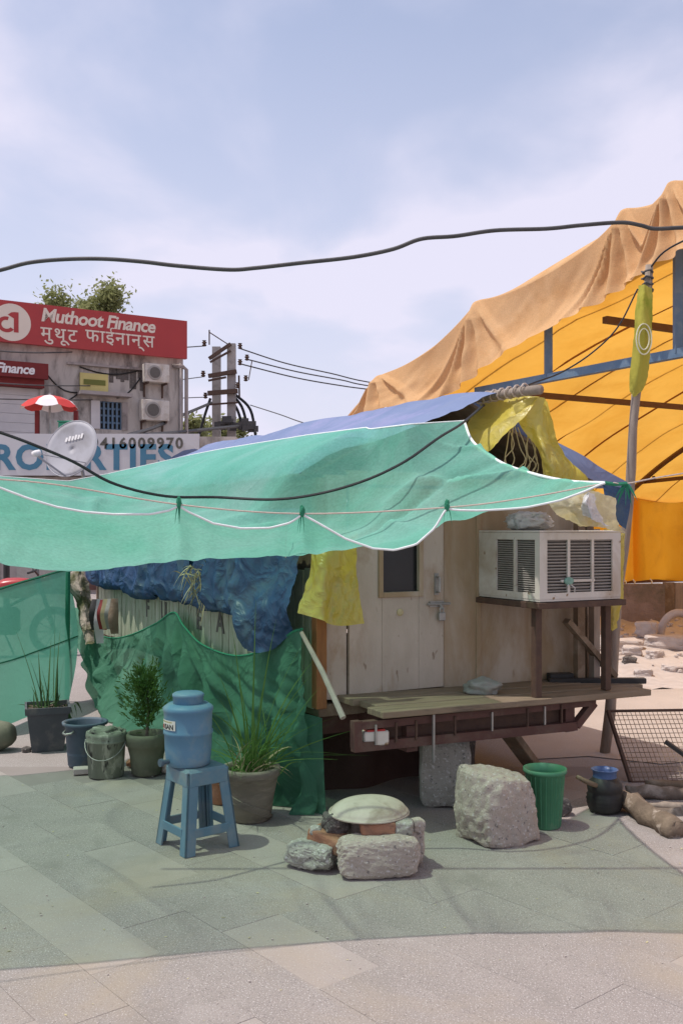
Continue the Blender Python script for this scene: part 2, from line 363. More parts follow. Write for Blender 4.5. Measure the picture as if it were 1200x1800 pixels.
mt['ac'] = mat('aged_white_enamel', (0.62, 0.575, 0.52), (0.56, 0.51, 0.455), scale=5, rough=0.45, bump=0.06, dirt=(0.40, 0.32, 0.24), dscale=3.0, dlo=.50, dhi=.74, speck=[(16, .68, .74, (0.25, 0.16, 0.09))])
mt['ac_fin'] = mat('grey_louvre', (0.36, 0.33, 0.30), (0.30, 0.275, 0.25), scale=20, rough=0.6, bump=0.1)
mt['ac_back'] = mat('dark_coil', (0.15, 0.135, 0.12), (0.11, 0.10, 0.09), scale=60, rough=0.8)
mt['tealemb'] = mat('teal_badge', (0.16, 0.30, 0.24), (0.2, 0.34, 0.28), scale=40, rough=0.4, bump=0)
mt['stone'] = mat('grey_concrete_lump', (0.38, 0.355, 0.315), (0.28, 0.26, 0.225), scale=7, rough=0.95, bump=0.9, bscale=45, bdist=0.012, speck=[(70, .58, .68, (0.50, 0.47, 0.45)), (55, .62, .70, (0.15, 0.14, 0.13))])
mt['stone_pink'] = mat('pinkish_concrete_block', (0.44, 0.365, 0.315), (0.35, 0.29, 0.25), scale=3, rough=0.95, bump=0.8, bscale=50, bdist=0.010, speck=[(80, .60, .69, (0.54, 0.49, 0.47)), (60, .63, .71, (0.20, 0.17, 0.16))])
mt['stone_dark'] = mat('sooty_stone', (0.09, 0.08, 0.075), (0.14, 0.12, 0.11), scale=12, rough=0.95, bump=0.9, bscale=40, bdist=0.012, speck=[(60, .6, .7, (0.28, 0.25, 0.22))])
mt['brick'] = mat('old_brick', (0.30, 0.135, 0.08), (0.36, 0.19, 0.12), scale=9, rough=0.9, bump=0.6, bscale=60, dirt=(0.10, 0.075, 0.06), dscale=6)
mt['pan'] = mat('ash_crusted_iron_pan', (0.50, 0.44, 0.37), (0.40, 0.345, 0.28), scale=8, rough=0.75, bump=0.3, bscale=40, dirt=(0.24, 0.19, 0.14), dscale=5, dlo=.52, dhi=.68)
mt['stool'] = mat('blue_plastic_stool', (0.10, 0.19, 0.255), (0.125, 0.22, 0.285), scale=5, rough=0.5, bump=0.05, dirt=(0.21, 0.25, 0.265), dscale=5, dlo=.46, dhi=.70)
mt['jug'] = mat('blue_water_jug', (0.095, 0.20, 0.31), (0.12, 0.235, 0.345), scale=5, rough=0.5, bump=0.08, bscale=120, dirt=(0.21, 0.275, 0.31), dscale=5, dlo=.46, dhi=.70)
mt['sticker'] = mat('white_sticker', (0.68, 0.64, 0.60), (0.6, 0.57, 0.54), scale=20, rough=0.6, bump=0)
mt['ink'] = mat('black_ink', (0.02, 0.02, 0.022), (0.03, 0.03, 0.03), scale=30, rough=0.6, bump=0)
mt['redink'] = mat('red_ink', (0.42, 0.035, 0.03), (0.38, 0.03, 0.03), scale=30, rough=0.6, bump=0)
mt['clay'] = mat('grey_clay_pot', (0.23, 0.20, 0.155), (0.165, 0.145, 0.115), scale=7, stretch=(1, 1, 3), rough=0.9, bump=0.5, bscale=30, dirt=(0.32, 0.28, 0.23), dscale=5)
mt['clay_green'] = mat('mossy_clay_pot', (0.155, 0.16, 0.11), (0.11, 0.12, 0.085), scale=7, rough=0.9, bump=0.4, bscale=30, dirt=(0.21, 0.20, 0.15), dscale=5)
mt['blackpot'] = mat('black_plastic_planter', (0.055, 0.062, 0.07), (0.075, 0.08, 0.088), scale=7, rough=0.6, bump=0.08, dirt=(0.14, 0.135, 0.125), dscale=6)
mt['greybucket'] = mat('blue_grey_bucket', (0.07, 0.10, 0.135), (0.09, 0.125, 0.16), scale=6, rough=0.6, bump=0.1, dirt=(0.16, 0.165, 0.16), dscale=6)
mt['paintbucket'] = mat('paint_spattered_bucket', (0.15, 0.165, 0.125), (0.21, 0.225, 0.175), scale=9, stretch=(1, 1, 0.4), rough=0.8, bump=0.4, dirt=(0.36, 0.37, 0.30), dscale=12, dlo=.52, dhi=.6, speck=[(22, .60, .66, (0.05, 0.05, 0.045))])
mt['greenbucket'] = mat('green_plastic_bucket', (0.055, 0.19, 0.105), (0.07, 0.225, 0.125), scale=6, rough=0.5, bump=0.06, dirt=(0.14, 0.24, 0.16), dscale=6)
mt['soil'] = mat('dark_soil', (0.07, 0.052, 0.038), (0.10, 0.075, 0.055), scale=30, rough=1, bump=0.9, bscale=60)
mt['leaf'] = cloth('green_blades', (0.085, 0.18, 0.045), (0.15, 0.25, 0.075), trans=.35, scale=9, bump=.05)
mt['leaf_dark'] = mat('dark_green_blades', (0.045, 0.10, 0.03), (0.075, 0.14, 0.045), scale=9, rough=0.55, bump=0)
mt['thuja'] = cloth('thuja_foliage', (0.05, 0.12, 0.03), (0.10, 0.17, 0.045), trans=.35, scale=14, bump=.05)
mt['straw'] = mat('dry_straw', (0.50, 0.43, 0.25), (0.40, 0.34, 0.2), scale=14, rough=0.8, bump=0)
mt['bark'] = mat('grey_bark', (0.20, 0.155, 0.12), (0.13, 0.10, 0.08), scale=12, stretch=(1, 1, 1), rough=0.95, bump=0.8, bscale=30, dirt=(0.36, 0.31, 0.27), dscale=7)
mt['bark_pale'] = mat('barked_pale_log', (0.24, 0.18, 0.13), (0.13, 0.095, 0.07), scale=9, rough=0.95, bump=0.9, bscale=26, bdist=0.015, dirt=(0.46, 0.38, 0.32), dscale=4, dlo=.52, dhi=.60)
mt['treeleaf'] = cloth('tree_leaves', (0.24, 0.26, 0.11), (0.33, 0.33, 0.16), trans=.5, scale=1.2, bump=.05)
mt['bamboo'] = mat('weathered_bamboo', (0.34, 0.275, 0.22), (0.24, 0.19, 0.155), scale=8, stretch=(4, 4, 0.8), rough=0.8, bump=0.3)
mt['flag'] = cloth('yellow_green_flag', (0.45, 0.41, 0.075), (0.52, 0.48, 0.10), trans=0.35, scale=5, bump=0.4, bscale=14, dirt=(0.22, 0.32, 0.03))
mt['emblem'] = mat('pale_print', (0.72, 0.68, 0.48), (0.66, 0.62, 0.42), bump=0)
mt['bluesteel'] = mat('blue_painted_steel', (0.10, 0.17, 0.255), (0.13, 0.20, 0.285), scale=7, rough=0.6, bump=0.1, dirt=(0.19, 0.25, 0.30), dscale=5)
mt['brownsteel'] = mat('brown_painted_steel', (0.12, 0.055, 0.02), (0.16, 0.075, 0.025), scale=7, rough=0.6, bump=0.1)
mt['seam'] = mat('dark_seam_cord', (0.34, 0.12, 0.015), (0.28, 0.10, 0.015), scale=7, bump=0)
mt['wallold'] = mat('stained_plaster', (0.40, 0.355, 0.335), (0.32, 0.275, 0.26), scale=1.6, rough=0.9, bump=0.3, bscale=30, dirt=(0.13, 0.11, 0.10), dscale=0.9, dlo=.5, dhi=.68, stretch=(1.4, 1.4, 0.8))
mt['wallbrick'] = mat('rough_boundary_wall', (0.30, 0.235, 0.215), (0.22, 0.165, 0.145), scale=3, rough=0.95, bump=0.8, bscale=18, bdist=0.03, dirt=(0.15, 0.13, 0.10), dscale=2)
mt['facade'] = mat('grimy_cream_facade', (0.52, 0.475, 0.43), (0.44, 0.395, 0.36), scale=0.8, rough=0.9, bump=0.25, bscale=12, dirt=(0.16, 0.142, 0.13), dscale=0.9, dlo=.48, dhi=.66, stretch=(1.6, 1.6, 0.55))
mt['signred'] = mat('red_signboard', (0.42, 0.05, 0.048), (0.37, 0.045, 0.045), scale=0.8, rough=0.5, bump=0.0)
mt['signpale'] = mat('pale_signboard', (0.56, 0.55, 0.56), (0.50, 0.49, 0.5), scale=0.8, rough=0.6, bump=0.05, dirt=(0.36, 0.34, 0.33), dscale=0.7, dlo=.55, dhi=.8)
mt['signcream'] = mat('cream_lettering', (0.72, 0.62, 0.52), (0.70, 0.6, 0.5), scale=3, bump=0)
mt['signwhite'] = mat('white_lettering', (0.76, 0.73, 0.72), (0.73, 0.7, 0.69), scale=3, bump=0)
mt['signblue'] = mat('teal_blue_lettering', (0.06, 0.175, 0.26), (0.075, 0.19, 0.28), scale=3, bump=0)
mt['signyellow'] = mat('yellow_panel', (0.58, 0.50, 0.20), (0.52, 0.44, 0.17), scale=3, bump=0)
mt['olive'] = mat('olive_print', (0.16, 0.17, 0.04), (0.14, 0.15, 0.04), scale=3, bump=0)
mt['maroon'] = mat('maroon_board', (0.20, 0.03, 0.028), (0.16, 0.025, 0.025), scale=3, bump=0)
mt['shutter'] = mat('pale_shutter', (0.62, 0.59, 0.58), (0.55, 0.52, 0.52), scale=2, rough=0.6, bump=0.05)
mt['concpole'] = mat('concrete_pole', (0.42, 0.38, 0.355), (0.34, 0.31, 0.29), scale=3, rough=0.9, bump=0.3, dirt=(0.22, 0.2, 0.185), dscale=1.5)
mt['dish'] = mat('grey_dish', (0.40, 0.39, 0.42), (0.35, 0.34, 0.365), scale=4, rough=0.55, bump=0.03, dirt=(0.28, 0.265, 0.27), dscale=4)
mt['parasol_red'] = mat('red_parasol_cloth', (0.55, 0.05, 0.045), (0.5, 0.045, 0.04), scale=5, bump=0.1)
mt['parasol_white'] = mat('white_parasol_cloth', (0.74, 0.68, 0.69), (0.7, 0.64, 0.65), scale=5, bump=0.1)
mt['greenbox'] = mat('green_crate_plastic', (0.05, 0.26, 0.16), (0.06, 0.29, 0.18), scale=5, bump=0)
mt['bikered'] = mat('red_tank_paint', (0.40, 0.03, 0.03), (0.36, 0.028, 0.028), scale=4, rough=0.3, bump=0, spec=0.5)
mt['rubber'] = mat('black_rubber', (0.02, 0.02, 0.02), (0.03, 0.03, 0.03), scale=10, rough=0.8, bump=0.1)
mt['rubble'] = mat('pale_rubble', (0.50, 0.435, 0.40), (0.42, 0.36, 0.33), scale=8, rough=0.95, bump=0.7, bscale=40)
mt['cloth_grey'] = mat('grey_rag', (0.30, 0.30, 0.265), (0.24, 0.24, 0.215), scale=14, rough=0.95, bump=0.5, bscale=60)
mt['whitewood'] = mat('white_painted_stick', (0.36, 0.325, 0.28), (0.28, 0.25, 0.21), scale=12, stretch=(1, 1, 1), bump=0.2, dirt=(0.36, 0.31, 0.26), dscale=10)
mt['bluelip'] = mat('blue_enamel', (0.06, 0.10, 0.22), (0.08, 0.13, 0.26), scale=9, rough=0.35, bump=0.05)
mt['sack'] = cloth('dirty_sacking', (0.52, 0.44, 0.38), (0.40, 0.34, 0.27), trans=0.2, scale=6, bump=0.7, bscale=6, ridged=True, dirt=(0.13, 0.13, 0.07), dlo=.42, dhi=.55)
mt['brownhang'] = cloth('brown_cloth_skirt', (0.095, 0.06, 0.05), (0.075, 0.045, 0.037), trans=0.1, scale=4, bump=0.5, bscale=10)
# ================================================================== GROUND
g = MB(); g.poly([(-600, -40, 0), (600, -40, 0), (600, 1500, 0), (-600, 1500, 0)])
ground = tag(g.done('ground', mt['ground']), 'pale speckled concrete ground', None, None, 'structure')
# paving of long slabs laid diagonally, alternate courses rough and smooth
E1 = Vector((0.64, -0.768, 0)); E2 = Vector((0.768, 0.64, 0)); CW, SL = 0.28, 0.62
bed = MB(); bed.poly([(-3.6, 1.9, .004), (2.75, 1.9, .004), (2.75, 6.55, .004), (-3.6, 6.55, .004)])
bed = tag(bed.done('paving', mt['joint']), 'diagonal courses of rough and smooth paving slabs under the green canopy', None, None, 'structure')
slabmesh = {}
for key in ('slab_rough', 'slab_smooth'):
    m = MB(); m.box((0, 0, 0.0025), (SL - 0.0012, CW - 0.0012, 0.005), rz=0, bev=0.0006); o = m.done('tmp', mt[key]); slabmesh[key] = o.data; bpy.data.objects.remove(o)
ang = math.atan2(E1.y, E1.x)
for ci in range(-4, 26):
    off = random.uniform(0, 0.25) + (ci % 2) * SL / 2
    for si in range(-14, 6):
        c = 0.42 + (ci + 0.5) * CW; s = -3.28 + si * SL + SL / 2 + off
        p = E1 * s + E2 * c
        if not (-3.2 < p.x < 2.4 and 2.25 < p.y < 6.2): continue
        smooth = (ci % 2 == 0) and p.x < 0.2 and random.random() < 0.8
        if p.x > 0.35 and random.random() < 0.06: smooth = True
        o = bpy.data.objects.new('paving_slab', slabmesh['slab_smooth' if smooth else 'slab_rough']); COL.objects.link(o)
        o.location = (p.x, p.y, 0.004 + random.uniform(0.0, 0.002)); o.rotation_euler = (0, 0, ang + random.uniform(-.003, .003)); o.parent = bed
# dry earth yard on the right, under the tent
m = MB(); gr = [[Vector((1.3 + 13 * i / 30, 6.75 + 11 * j / 24 + 0.25 * noise.noise(Vector((i * .7, j * .9, 0))) * (j == 0), 0.006 + 0.02 * max(0, noise.noise(Vector((i * .6, j * .6, 2)))))) for i in range(31)] for j in range(25)]
m.grid(gr); tag(m.done('earth_yard', mt['earth'], smooth=True), 'dry pale earth yard below the orange tent', None, None, 'structure')

# ================================================================== TRAILER KIOSK
TA = R(28.0); TO = Vector((-0.144, 5.5, 0)); W, LEN = 2.02, 5.0
TX = Vector((math.cos(TA), math.sin(TA), 0)); TY = Vector((-math.sin(TA), math.cos(TA), 0))
def T(x, y, z): return TO + TX * x + TY * y + Vector((0, 0, z))
def Tloc(p):
    d = Vector(p) - TO; return d.dot(TX), d.dot(TY)
def roofz(x, y=0):
    if x <= 1.05: t = max(0, x + .1) / 1.15; z = 1.88 + 0.55 * t ** 0.85
    else: z = 2.43 - (x - 1.05) * 0.46
    return z
kiosk = thing('kiosk_trailer', 'old plywood kiosk on a red steel trailer frame, wrapped in tarps and nets', 'kiosk', TO, TA)
FZ = 0.63
def kb(name, mtl, boxes, parent=None, bev=0.003, smooth=False):
    m = MB()
    for c, d in boxes: m.box(c, d, bev=bev)
    return m.done(name, mtl, parent or kiosk, smooth=smooth)
# front wall of separate plywood panels
kb('wall_panel', mt['door'], [((0.125, 0.015, 1.27), (0.145, 0.03, 1.28))])
kb('wall_panel', mt['ply'], [((0.99, 0.015, 1.27), (0.255, 0.03, 1.28))])
kb('wall_panel', mt['ply'], [((1.57, 0.017, 1.27), (0.89, 0.03, 1.28))])
kb('wall_panel', mt['ply'], [((0.53, 0.018, 1.90), (0.66, 0.02, 0.08))])
kb('batten', mt['ply'], [((1.118, 0.006, 1.27), (0.035, 0.03, 1.28))])
kb('corner_post', mt['post_orange'], [((0.015, -0.012, 1.24), (0.065, 0.065, 1.30))])
kb('corner_post', mt['wood'], [((1.995, -0.005, 1.24), (0.06, 0.06, 1.30))])
kb('corner_post', mt['wood'], [((0.03, LEN - 0.03, 1.24), (0.06, 0.06, 1.30))])
# door with window hole
door = kb('door', mt['door'], [((0.315, 0.0, 1.245), (0.215, 0.026, 1.19)), ((0.765, 0.0, 1.245), (0.175, 0.026, 1.19)), ((0.55, 0.0, 0.94), (0.252, 0.026, 0.58)), ((0.55, 0.0, 1.74), (0.252, 0.026, 0.20))], bev=0.001)
m = MB()
for c, d in (((0.412, -0.016, 1.43), (0.03, 0.018, 0.46)), ((0.688, -0.016, 1.43), (0.03, 0.018, 0.46)), ((0.55, -0.016, 1.215), (0.245, 0.018, 0.03)), ((0.55, -0.016, 1.645), (0.245, 0.018, 0.03))): m.box(c, d, bev=0.002)
m.done('window_frame', mt['ply'], door)
m = MB(); m.box((0.55, 0.012, 1.43), (0.25, 0.004, 0.42)); m.done('window_pane', mt['dark'], door)
m = MB(); m.tube([(0.80, -0.014, 1.22), (0.80, -0.05, 1.225), (0.80, -0.05, 1.31), (0.80, -0.014, 1.315)], 0.008, 8); m.box((0.80, -0.015, 1.27), (0.03, 0.006, 0.13)); m.done('door_handle', mt['steel'], door, smooth=False)
m = MB(); m.box((0.80, -0.017, 1.15), (0.10, 0.008, 0.035)); m.tube([(0.73, -0.028, 1.15), (0.89, -0.028, 1.15)], 0.008, 8); m.tube([(0.82, -0.03, 1.15), (0.82, -0.045, 1.12)], .006, 6); m.done('door_bolt', mt['steel'], door)
m = MB(); m.box((0.822, -0.04, 1.075), (0.045, 0.022, 0.05), bev=0.004); m.tube([(0.81, -0.04, 1.1), (0.81, -0.04, 1.125), (0.822, -0.04, 1.135), (0.834, -0.04, 1.125), (0.834, -0.04, 1.1)], 0.005, 6); m.done('padlock', mt['steel'], door)
m = MB(); m.lathe([(0.022, 0), (0.022, 0.006), (0.012, 0.012)], 12, M=Matrix.Rotation(R(90), 3, 'X'), c=(0.545, -0.013, 1.11)); m.done('door_knob', mt['straw'], door)
# side, back and far walls
kb('side_wall_backing', mt['wood'], [((0.03, LEN / 2, 1.26), (0.02, LEN - 0.14, 1.26))])
kb('wall_panel', mt['ply'], [((1.99, LEN / 2 + .04, 1.25), (0.03, LEN - 0.12, 1.22))])
kb('wall_panel', mt['ply'], [((1.0, LEN - 0.01, 1.25), (1.90, 0.03, 1.22))])
kb('floor_frame', mt['wood'], [((1.0, LEN / 2, FZ - 0.06), (1.96, LEN, 0.07))])
# side planks, each its own board
pw = 0.118; npl = int((LEN - 0.05) / pw)
pm = MB(); pm.box((0, 0, 0), (0.018, pw - 0.010, 0.80), bev=0.003); po = pm.done('plank', mt['plank'], kiosk); pdat = po.data
for i in range(npl):
    o = po if i == 0 else bpy.data.objects.new('plank', pdat)
    if i: COL.objects.link(o); o.parent = kiosk
    o.location = (0.012 - random.uniform(0, 0.008), 0.10 + i * pw, 0.97 + random.uniform(-.012, .012)); o.rotation_euler = (0, 0, random.uniform(-.02, .02))
# painted letters on the side boards (reading towards the near corner)
for ch, py_, z in (('F', 3.20, 0.855), ('U', 2.78, 0.86), ('E', 1.92, 0.865), ('A', 1.50, 0.88), ('K', 1.10, 0.875)):
    lettering('painted_letter', ch, 0.21, mt['letter'], kiosk, frameM((-0.004, py_ + 0.06, z), (0, -1, 0), (0, 0, 1)), extr=0.002, bold=0.006)
# roof boards under the tarp
m = MB()
m.grid([[Vector((x, y, roofz(x) - 0.03)) for x in (0.0, 0.25, 0.55, 0.8, 1.05, 1.6, 2.1)] for y in (0.05, 2.5, 4.95)])
m.done('roof_panel', mt['wood'], kiosk, sol=0.02)
# ridge pole sticking out over the door
m = MB(); m.tube([(1.05, 0.5, 2.405), (1.05, -0.2, 2.395), (1.06, -0.66, 2.375)], 0.028, 10); m.done('ridge_pole', mt['bamboo'], kiosk, smooth=True)
m = MB()
for k in range(7): m.tube([(1.05 + 0.034 * math.cos(a), -0.12 - 0.07 * k + 0.01 * math.sin(a * 2), 2.39 + 0.034 * math.sin(a)) for a in [i * 2 * math.pi / 9 for i in range(10)]], 0.006, 5)
m.done('lashing', mt['rope'], kiosk)
# deck in front of the door: three long boards
for i, (y0, y1, x0, x1, dz) in enumerate(((-0.555, -0.39, 0.10, 2.00, -0.004), (-0.386, -0.20, 0.16, 2.10, 0.0), (-0.196, -0.005, 0.12, 2.14, 0.002))):
    m = MB(); nseg = 8
    for s_ in range(1):
        m.box(((x0 + x1) / 2, (y0 + y1) / 2, FZ - 0.008 + dz), (x1 - x0, y1 - y0, 0.036), bev=0.004)
    o = m.done('deck_board', mt['deckwood'], kiosk); o.rotation_euler = (0, R(0.9), 0); o.location = (0, 0, 0.015)
# red steel truss below the deck
DZ = lambda x: -0.012 * x
m = MB(); m.beam((0.02, -0.47, 0.575), (1.62, -0.47, 0.565), 0.05, 0.04); m.beam((-0.02, -0.47, 0.465), (1.48, -0.47, 0.435), 0.045, 0.05)
m.beam((1.48, -0.47, 0.435), (1.62, -0.47, 0.56), 0.045, 0.045); m.beam((0.0, -0.47, 0.46), (0.0, -0.47, 0.60), 0.045, 0.05)
m.done('chassis_truss', mt['redsteel'], kiosk)
m = MB(); m.box((0.72, -0.40, 0.50), (1.38, 0.012, 0.10)); m.done('chassis_plate', mt['rust'], kiosk)
for i in range(11):
    x = 0.10 + i * 0.125
    if 0.45 < x < 0.98 and i % 2: continue
    m = MB(); m.beam((x, -0.50, 0.47), (x, -0.50, 0.575), 0.010, 0.010); m.done('truss_bar', mt['rust'] if i % 3 else mt['steel'], kiosk)
m = MB(); m.beam((0.45, -0.515, 0.34), (0.45, -0.515, 0.60), 0.012, 0.012); m.done('truss_bar', mt['steel'], kiosk)
for x in (0.35, 1.45):
    m = MB(); m.beam((x, -0.46, 0.47), (x, LEN - .1, 0.47), 0.07, 0.14); m.done('chassis_rail', mt['redsteel'], kiosk)
m = MB(); m.beam((0.0, 0.1, 0.47), (2.0, 0.1, 0.47), 0.05, 0.10); m.done('chassis_cross_member', mt['redsteel'], kiosk)
m = MB(); m.beam((0.0, 4.6, 0.47), (2.0, 4.6, 0.47), 0.05, 0.10); m.done('chassis_cross_member', mt['redsteel'], kiosk)
# wheels near the far end
for x in (0.25, 1.75):
    w = MB(); w.lathe([(0.16, -.09), (0.27, -.09), (0.30, -.05), (0.30, .05), (0.27, .09), (0.16, .09)], 26, c=(x, 3.2, 0.30), M=Matrix.Rotation(R(90), 3, 'Y'), cap0=False, cap1=False)
    w = w.done('wheel', mt['rubber'], kiosk, smooth=True)
    r_ = MB(); r_.lathe([(0.0, -.03), (0.17, -.05), (0.17, .05), (0.0, .03)], 20, c=(x, 3.2, 0.30), M=Matrix.Rotation(R(90), 3, 'Y'), cap0=False, cap1=False); r_.done('rim', mt['redsteel'], w)
# slanting prop below the deck
pa = P(893, 1288, 5.75); pb = G(955, 1372)
m = MB(); m.beam(pa, pb, 0.10, 0.05, bev=0.004); m.done('prop_beam', mt['wood'], kiosk, world=True)
# AC bracket
m = MB(); m.box((1.43, -0.29, 1.165), (0.66, 0.62, 0.035), bev=0.003); m.done('ac_shelf', mt['rust'], kiosk)
for (x, y) in ((1.165, -0.50), (1.72, -0.47)):
    m = MB(); m.box((x, y, 0.89), (0.045, 0.045, 0.52), bev=0.003); m.done('shelf_post', mt['rust'], kiosk)
m = MB(); m.beam((1.84, -0.10, 0.62), (1.84, -0.10, 1.75), 0.06, 0.045); m.done('wall_post', mt['wood'], kiosk)
m = MB(); m.beam((1.95, -0.12, 0.63), (1.95, -0.12, 1.60), 0.05, 0.05); m.done('wall_post', mt['bamboo'], kiosk)
m = MB(); m.beam((1.70, -0.14, 1.02), (2.10, -0.14, 0.64), 0.055, 0.035); m.done('wall_brace', mt['wood'], kiosk)

# ================================================================== AIR CONDITIONER
acr = thing('window_air_conditioner', 'boxy off white window air conditioner on an iron shelf beside the door', 'air conditioner', T(1.118, -0.585, 1.187), TA)
AW, AD, AH = 0.61, 0.585, 0.405
m = MB(); t_ = 0.012
m.box((AW / 2, AD / 2, AH - t_ / 2), (AW, AD, t_), bev=.003); m.box((AW / 2, AD / 2, t_ / 2), (AW - .004, AD - .004, t_))
m.box((AW / 2, AD - .01, AH / 2), (AW - .01, .012, AH - .026)); m.box((AW - t_ / 2 - .001, AD / 2, AH / 2), (t_, AD - .006, AH - 2 * t_ - .002))
def grille(m, o, ux, uy, w, h, wins):   # a panel with rectangular holes
    edges = [0] + [e for a, b in wins for e in (a, b)] + [w]
    for k in range(0, len(edges), 2):
        a, b = edges[k], edges[k + 1]; m.box(Vector(o) + Vector(ux) * (a + b) / 2 + Vector(uy) * h / 2, [abs(c) for c in Vector(ux) * (b - a) + Vector(uy) * h + Vector(ux).cross(Vector(uy)) * .012])
    for a, b in wins:
        for z0, z1 in ((0, 0.035), (h - 0.04, h)):
            m.box(Vector(o) + Vector(ux) * (a + b) / 2 + Vector(uy) * (z0 + z1) / 2, [abs(c) for c in Vector(ux) * (b - a) + Vector(uy) * (z1 - z0) + Vector(ux).cross(Vector(uy)) * .012])
fw = [(0.055, 0.205), (0.223, 0.385), (0.403, 0.545)]; sw = [(0.03, 0.20), (0.225, 0.39)]
grille(m, (0, 0.006, t_ + .001), (1, 0, 0), (0, 0, 1), AW, AH - 2 * t_ - .002, fw)
grille(m, (0.006, 0.0125, t_ + .001), (0, 1, 0), (0, 0, 1), AD - .02, AH - 2 * t_ - .002, sw)
m.done('casing', mt['ac'], acr)
m = MB(); m.box((AW / 2, 0.04, AH / 2), (AW - .04, .01, AH - .05)); m.done('coil', mt['ac_back'], acr)
m = MB(); m.box((0.045, AD / 2, AH / 2), (.008, AD - .06, AH - .05)); m.done('coil', mt['ac_back'], acr)
for a, b in fw:
    m = MB()
    for k in range(17): m.box(((a + b) / 2, 0.016, 0.055 + k * 0.0182), (b - a - .001, 0.016, 0.005), rot=Matrix.Rotation(R(-28), 3, 'X'))
    m.done('louvre_grille', mt['ac_fin'], acr)
for a, b in sw:
    m = MB()
    for k in range(24): m.box((0.014, (a + b) / 2 + .0125, 0.055 + k * 0.0128), (0.012, b - a - .001, 0.004), rot=Matrix.Rotation(R(28), 3, 'Y'))
    m.done('louvre_grille', mt['ac_fin'], acr)
m = MB(); m.box((0.285, 0.006, 0.115), (0.25, .016, .016), bev=.002); m.done('grille_bar', mt['ac'], acr)
m = MB(); m.lathe([(0.03, 0), (0.03, 0.01), (0.02, 0.016)], 14, c=(0.205, -0.004, 0.115), M=Matrix.Rotation(R(90), 3, 'X') @ Matrix.Diagonal((1.1, .75, 1))); m.done('badge', mt['tealemb'], acr)
m = MB(); m.tube([(0.21, -.008, 0.10), (0.24, -.02, 0.075), (0.25, -.006, 0.05)], .004, 5); m.tube([(0.2, -.008, 0.10), (0.19, -.02, 0.085)], .004, 5); m.done('tie_string', mt['white_plastic'], acr)

# things on the AC and on the deck
base = T(1.30, -0.26, 1.595)
m = MB(); m.rock(base + Vector((0, 0, .05)), (0.13, 0.10, 0.055), k=2.4, n=12, amp=.3, fs=1.9, seed=3, fine=.22)
tag(m.done('plastic_bag', mt['white_plastic'], base=base, smooth=True), 'crumpled whitish plastic bag on top of the air conditioner', 'bag')
base = T(0.93, -0.27, 0.63)
m = MB(); m.rock(base + Vector((.02, 0, .045)), (0.105, 0.075, 0.05), k=2.2, n=12, amp=.35, fs=1.6, seed=8, fine=.12)
tag(m.done('crumpled_rag', mt['cloth_grey'], base=base, smooth=True), 'crumpled grey rag lying on the deck', 'rag')
base = T(1.88, -0.22, 0.615)
m = MB(); m.box(base + Vector((0, 0, .022)), (0.62, 0.05, 0.035), rz=TA - R(26), bev=.004); m.box(base + Vector((-.05, 0.06, .014)), (0.50, 0.075, 0.014), rz=TA - R(26), bev=.003)
m.box(base + Vector((-.22, .06, .04)), (0.16, 0.07, 0.045), rz=TA - R(20), bev=.006)
tag(m.done('angle_iron', mt['darkmetal'], base=base), 'black angle iron lying across the end of the deck', 'angle iron')
base = T(0.10, -0.44, 0.455)
m = MB(); m.box(base + Vector((.02, 0, .045)), (0.14, 0.09, 0.075), rz=TA - R(10), bev=.006)
bo = m.done('tin_box', mt['ac'], base=base); tag(bo, 'small white tin box wedged below the deck corner', 'box')
m = MB(); m.box((0.02, -.005, .085), (0.10, 0.07, 0.012), rz=TA - R(10)); m.done('lid', mt['redink'], bo)
m = MB(); a, b = P(530, 1112, 5.42), P(603, 1262, 5.06); m.tube([a, (a + b) / 2 + Vector((.006, 0, .006)), b], [.012, .015, .016], 8)
tag(m.done('white_stick', mt['whitewood'], base=b), 'white painted stick leaning from the deck up to the tarps', 'stick')

# ================================================================== SUPPORT BLOCKS
def block(name, label, cat, c, d, rz, mtl, k=7, amp=.06, fs=1.6, seed=0, fine=.03, n=10, tilt=0.0, group=None, taper=0.0):
    """c: ground point under the centre, d: full sizes"""
    c = Vector(c); rot = Matrix.Rotation(rz, 3, 'Z') @ Matrix.Rotation(tilt, 3, 'Y')
    m = MB(); m.rock(c + Vector((0, 0, d[2] / 2)), (d[0] / 2, d[1] / 2, d[2] / 2), k=k, n=n, amp=amp, fs=fs, seed=seed, rot=rot, fine=fine)
    if taper:
        for v in m.bm.verts:
            t = (v.co.z - c.z) / d[2]; s_ = 1 - taper * t; v.co.x = c.x + (v.co.x - c.x) * s_ - .05 * t * d[0]; v.co.y = c.y + (v.co.y - c.y) * s_; v.co.z -= max(0, t - .5) * .35 * (v.co.x - c.x)
    return tag(m.done(name, mtl, base=c), label, cat, group)
block('concrete_block', 'tall grey concrete block propping the trailer frame', 'block', (0.60, 5.66, 0.005), (0.29, 0.26, 0.40), R(-6), mt['stone'], seed=2, amp=.08)
block('concrete_block', 'dark block behind, under the trailer frame', 'block', T(1.12, 0.35, 0.0), (0.30, 0.3, 0.40), TA - R(12), mt['stone_dark'], seed=5, amp=.08)
block('concrete_block', 'concrete block under the far end of the trailer', 'block', T(1.0, 4.6, 0.0), (0.5, 0.3, 0.42), TA, mt['stone'], seed=6)
bc = G(884, 1490)
block('stone_block', 'big pinkish broken stone block standing before the green bucket', 'stone', (bc.x, bc.y + .12, 0.004), (0.365, 0.31, 0.345), R(28), mt['stone_pink'], k=10, amp=.20, fs=.9, seed=11.3, fine=.06, n=22, taper=.16)

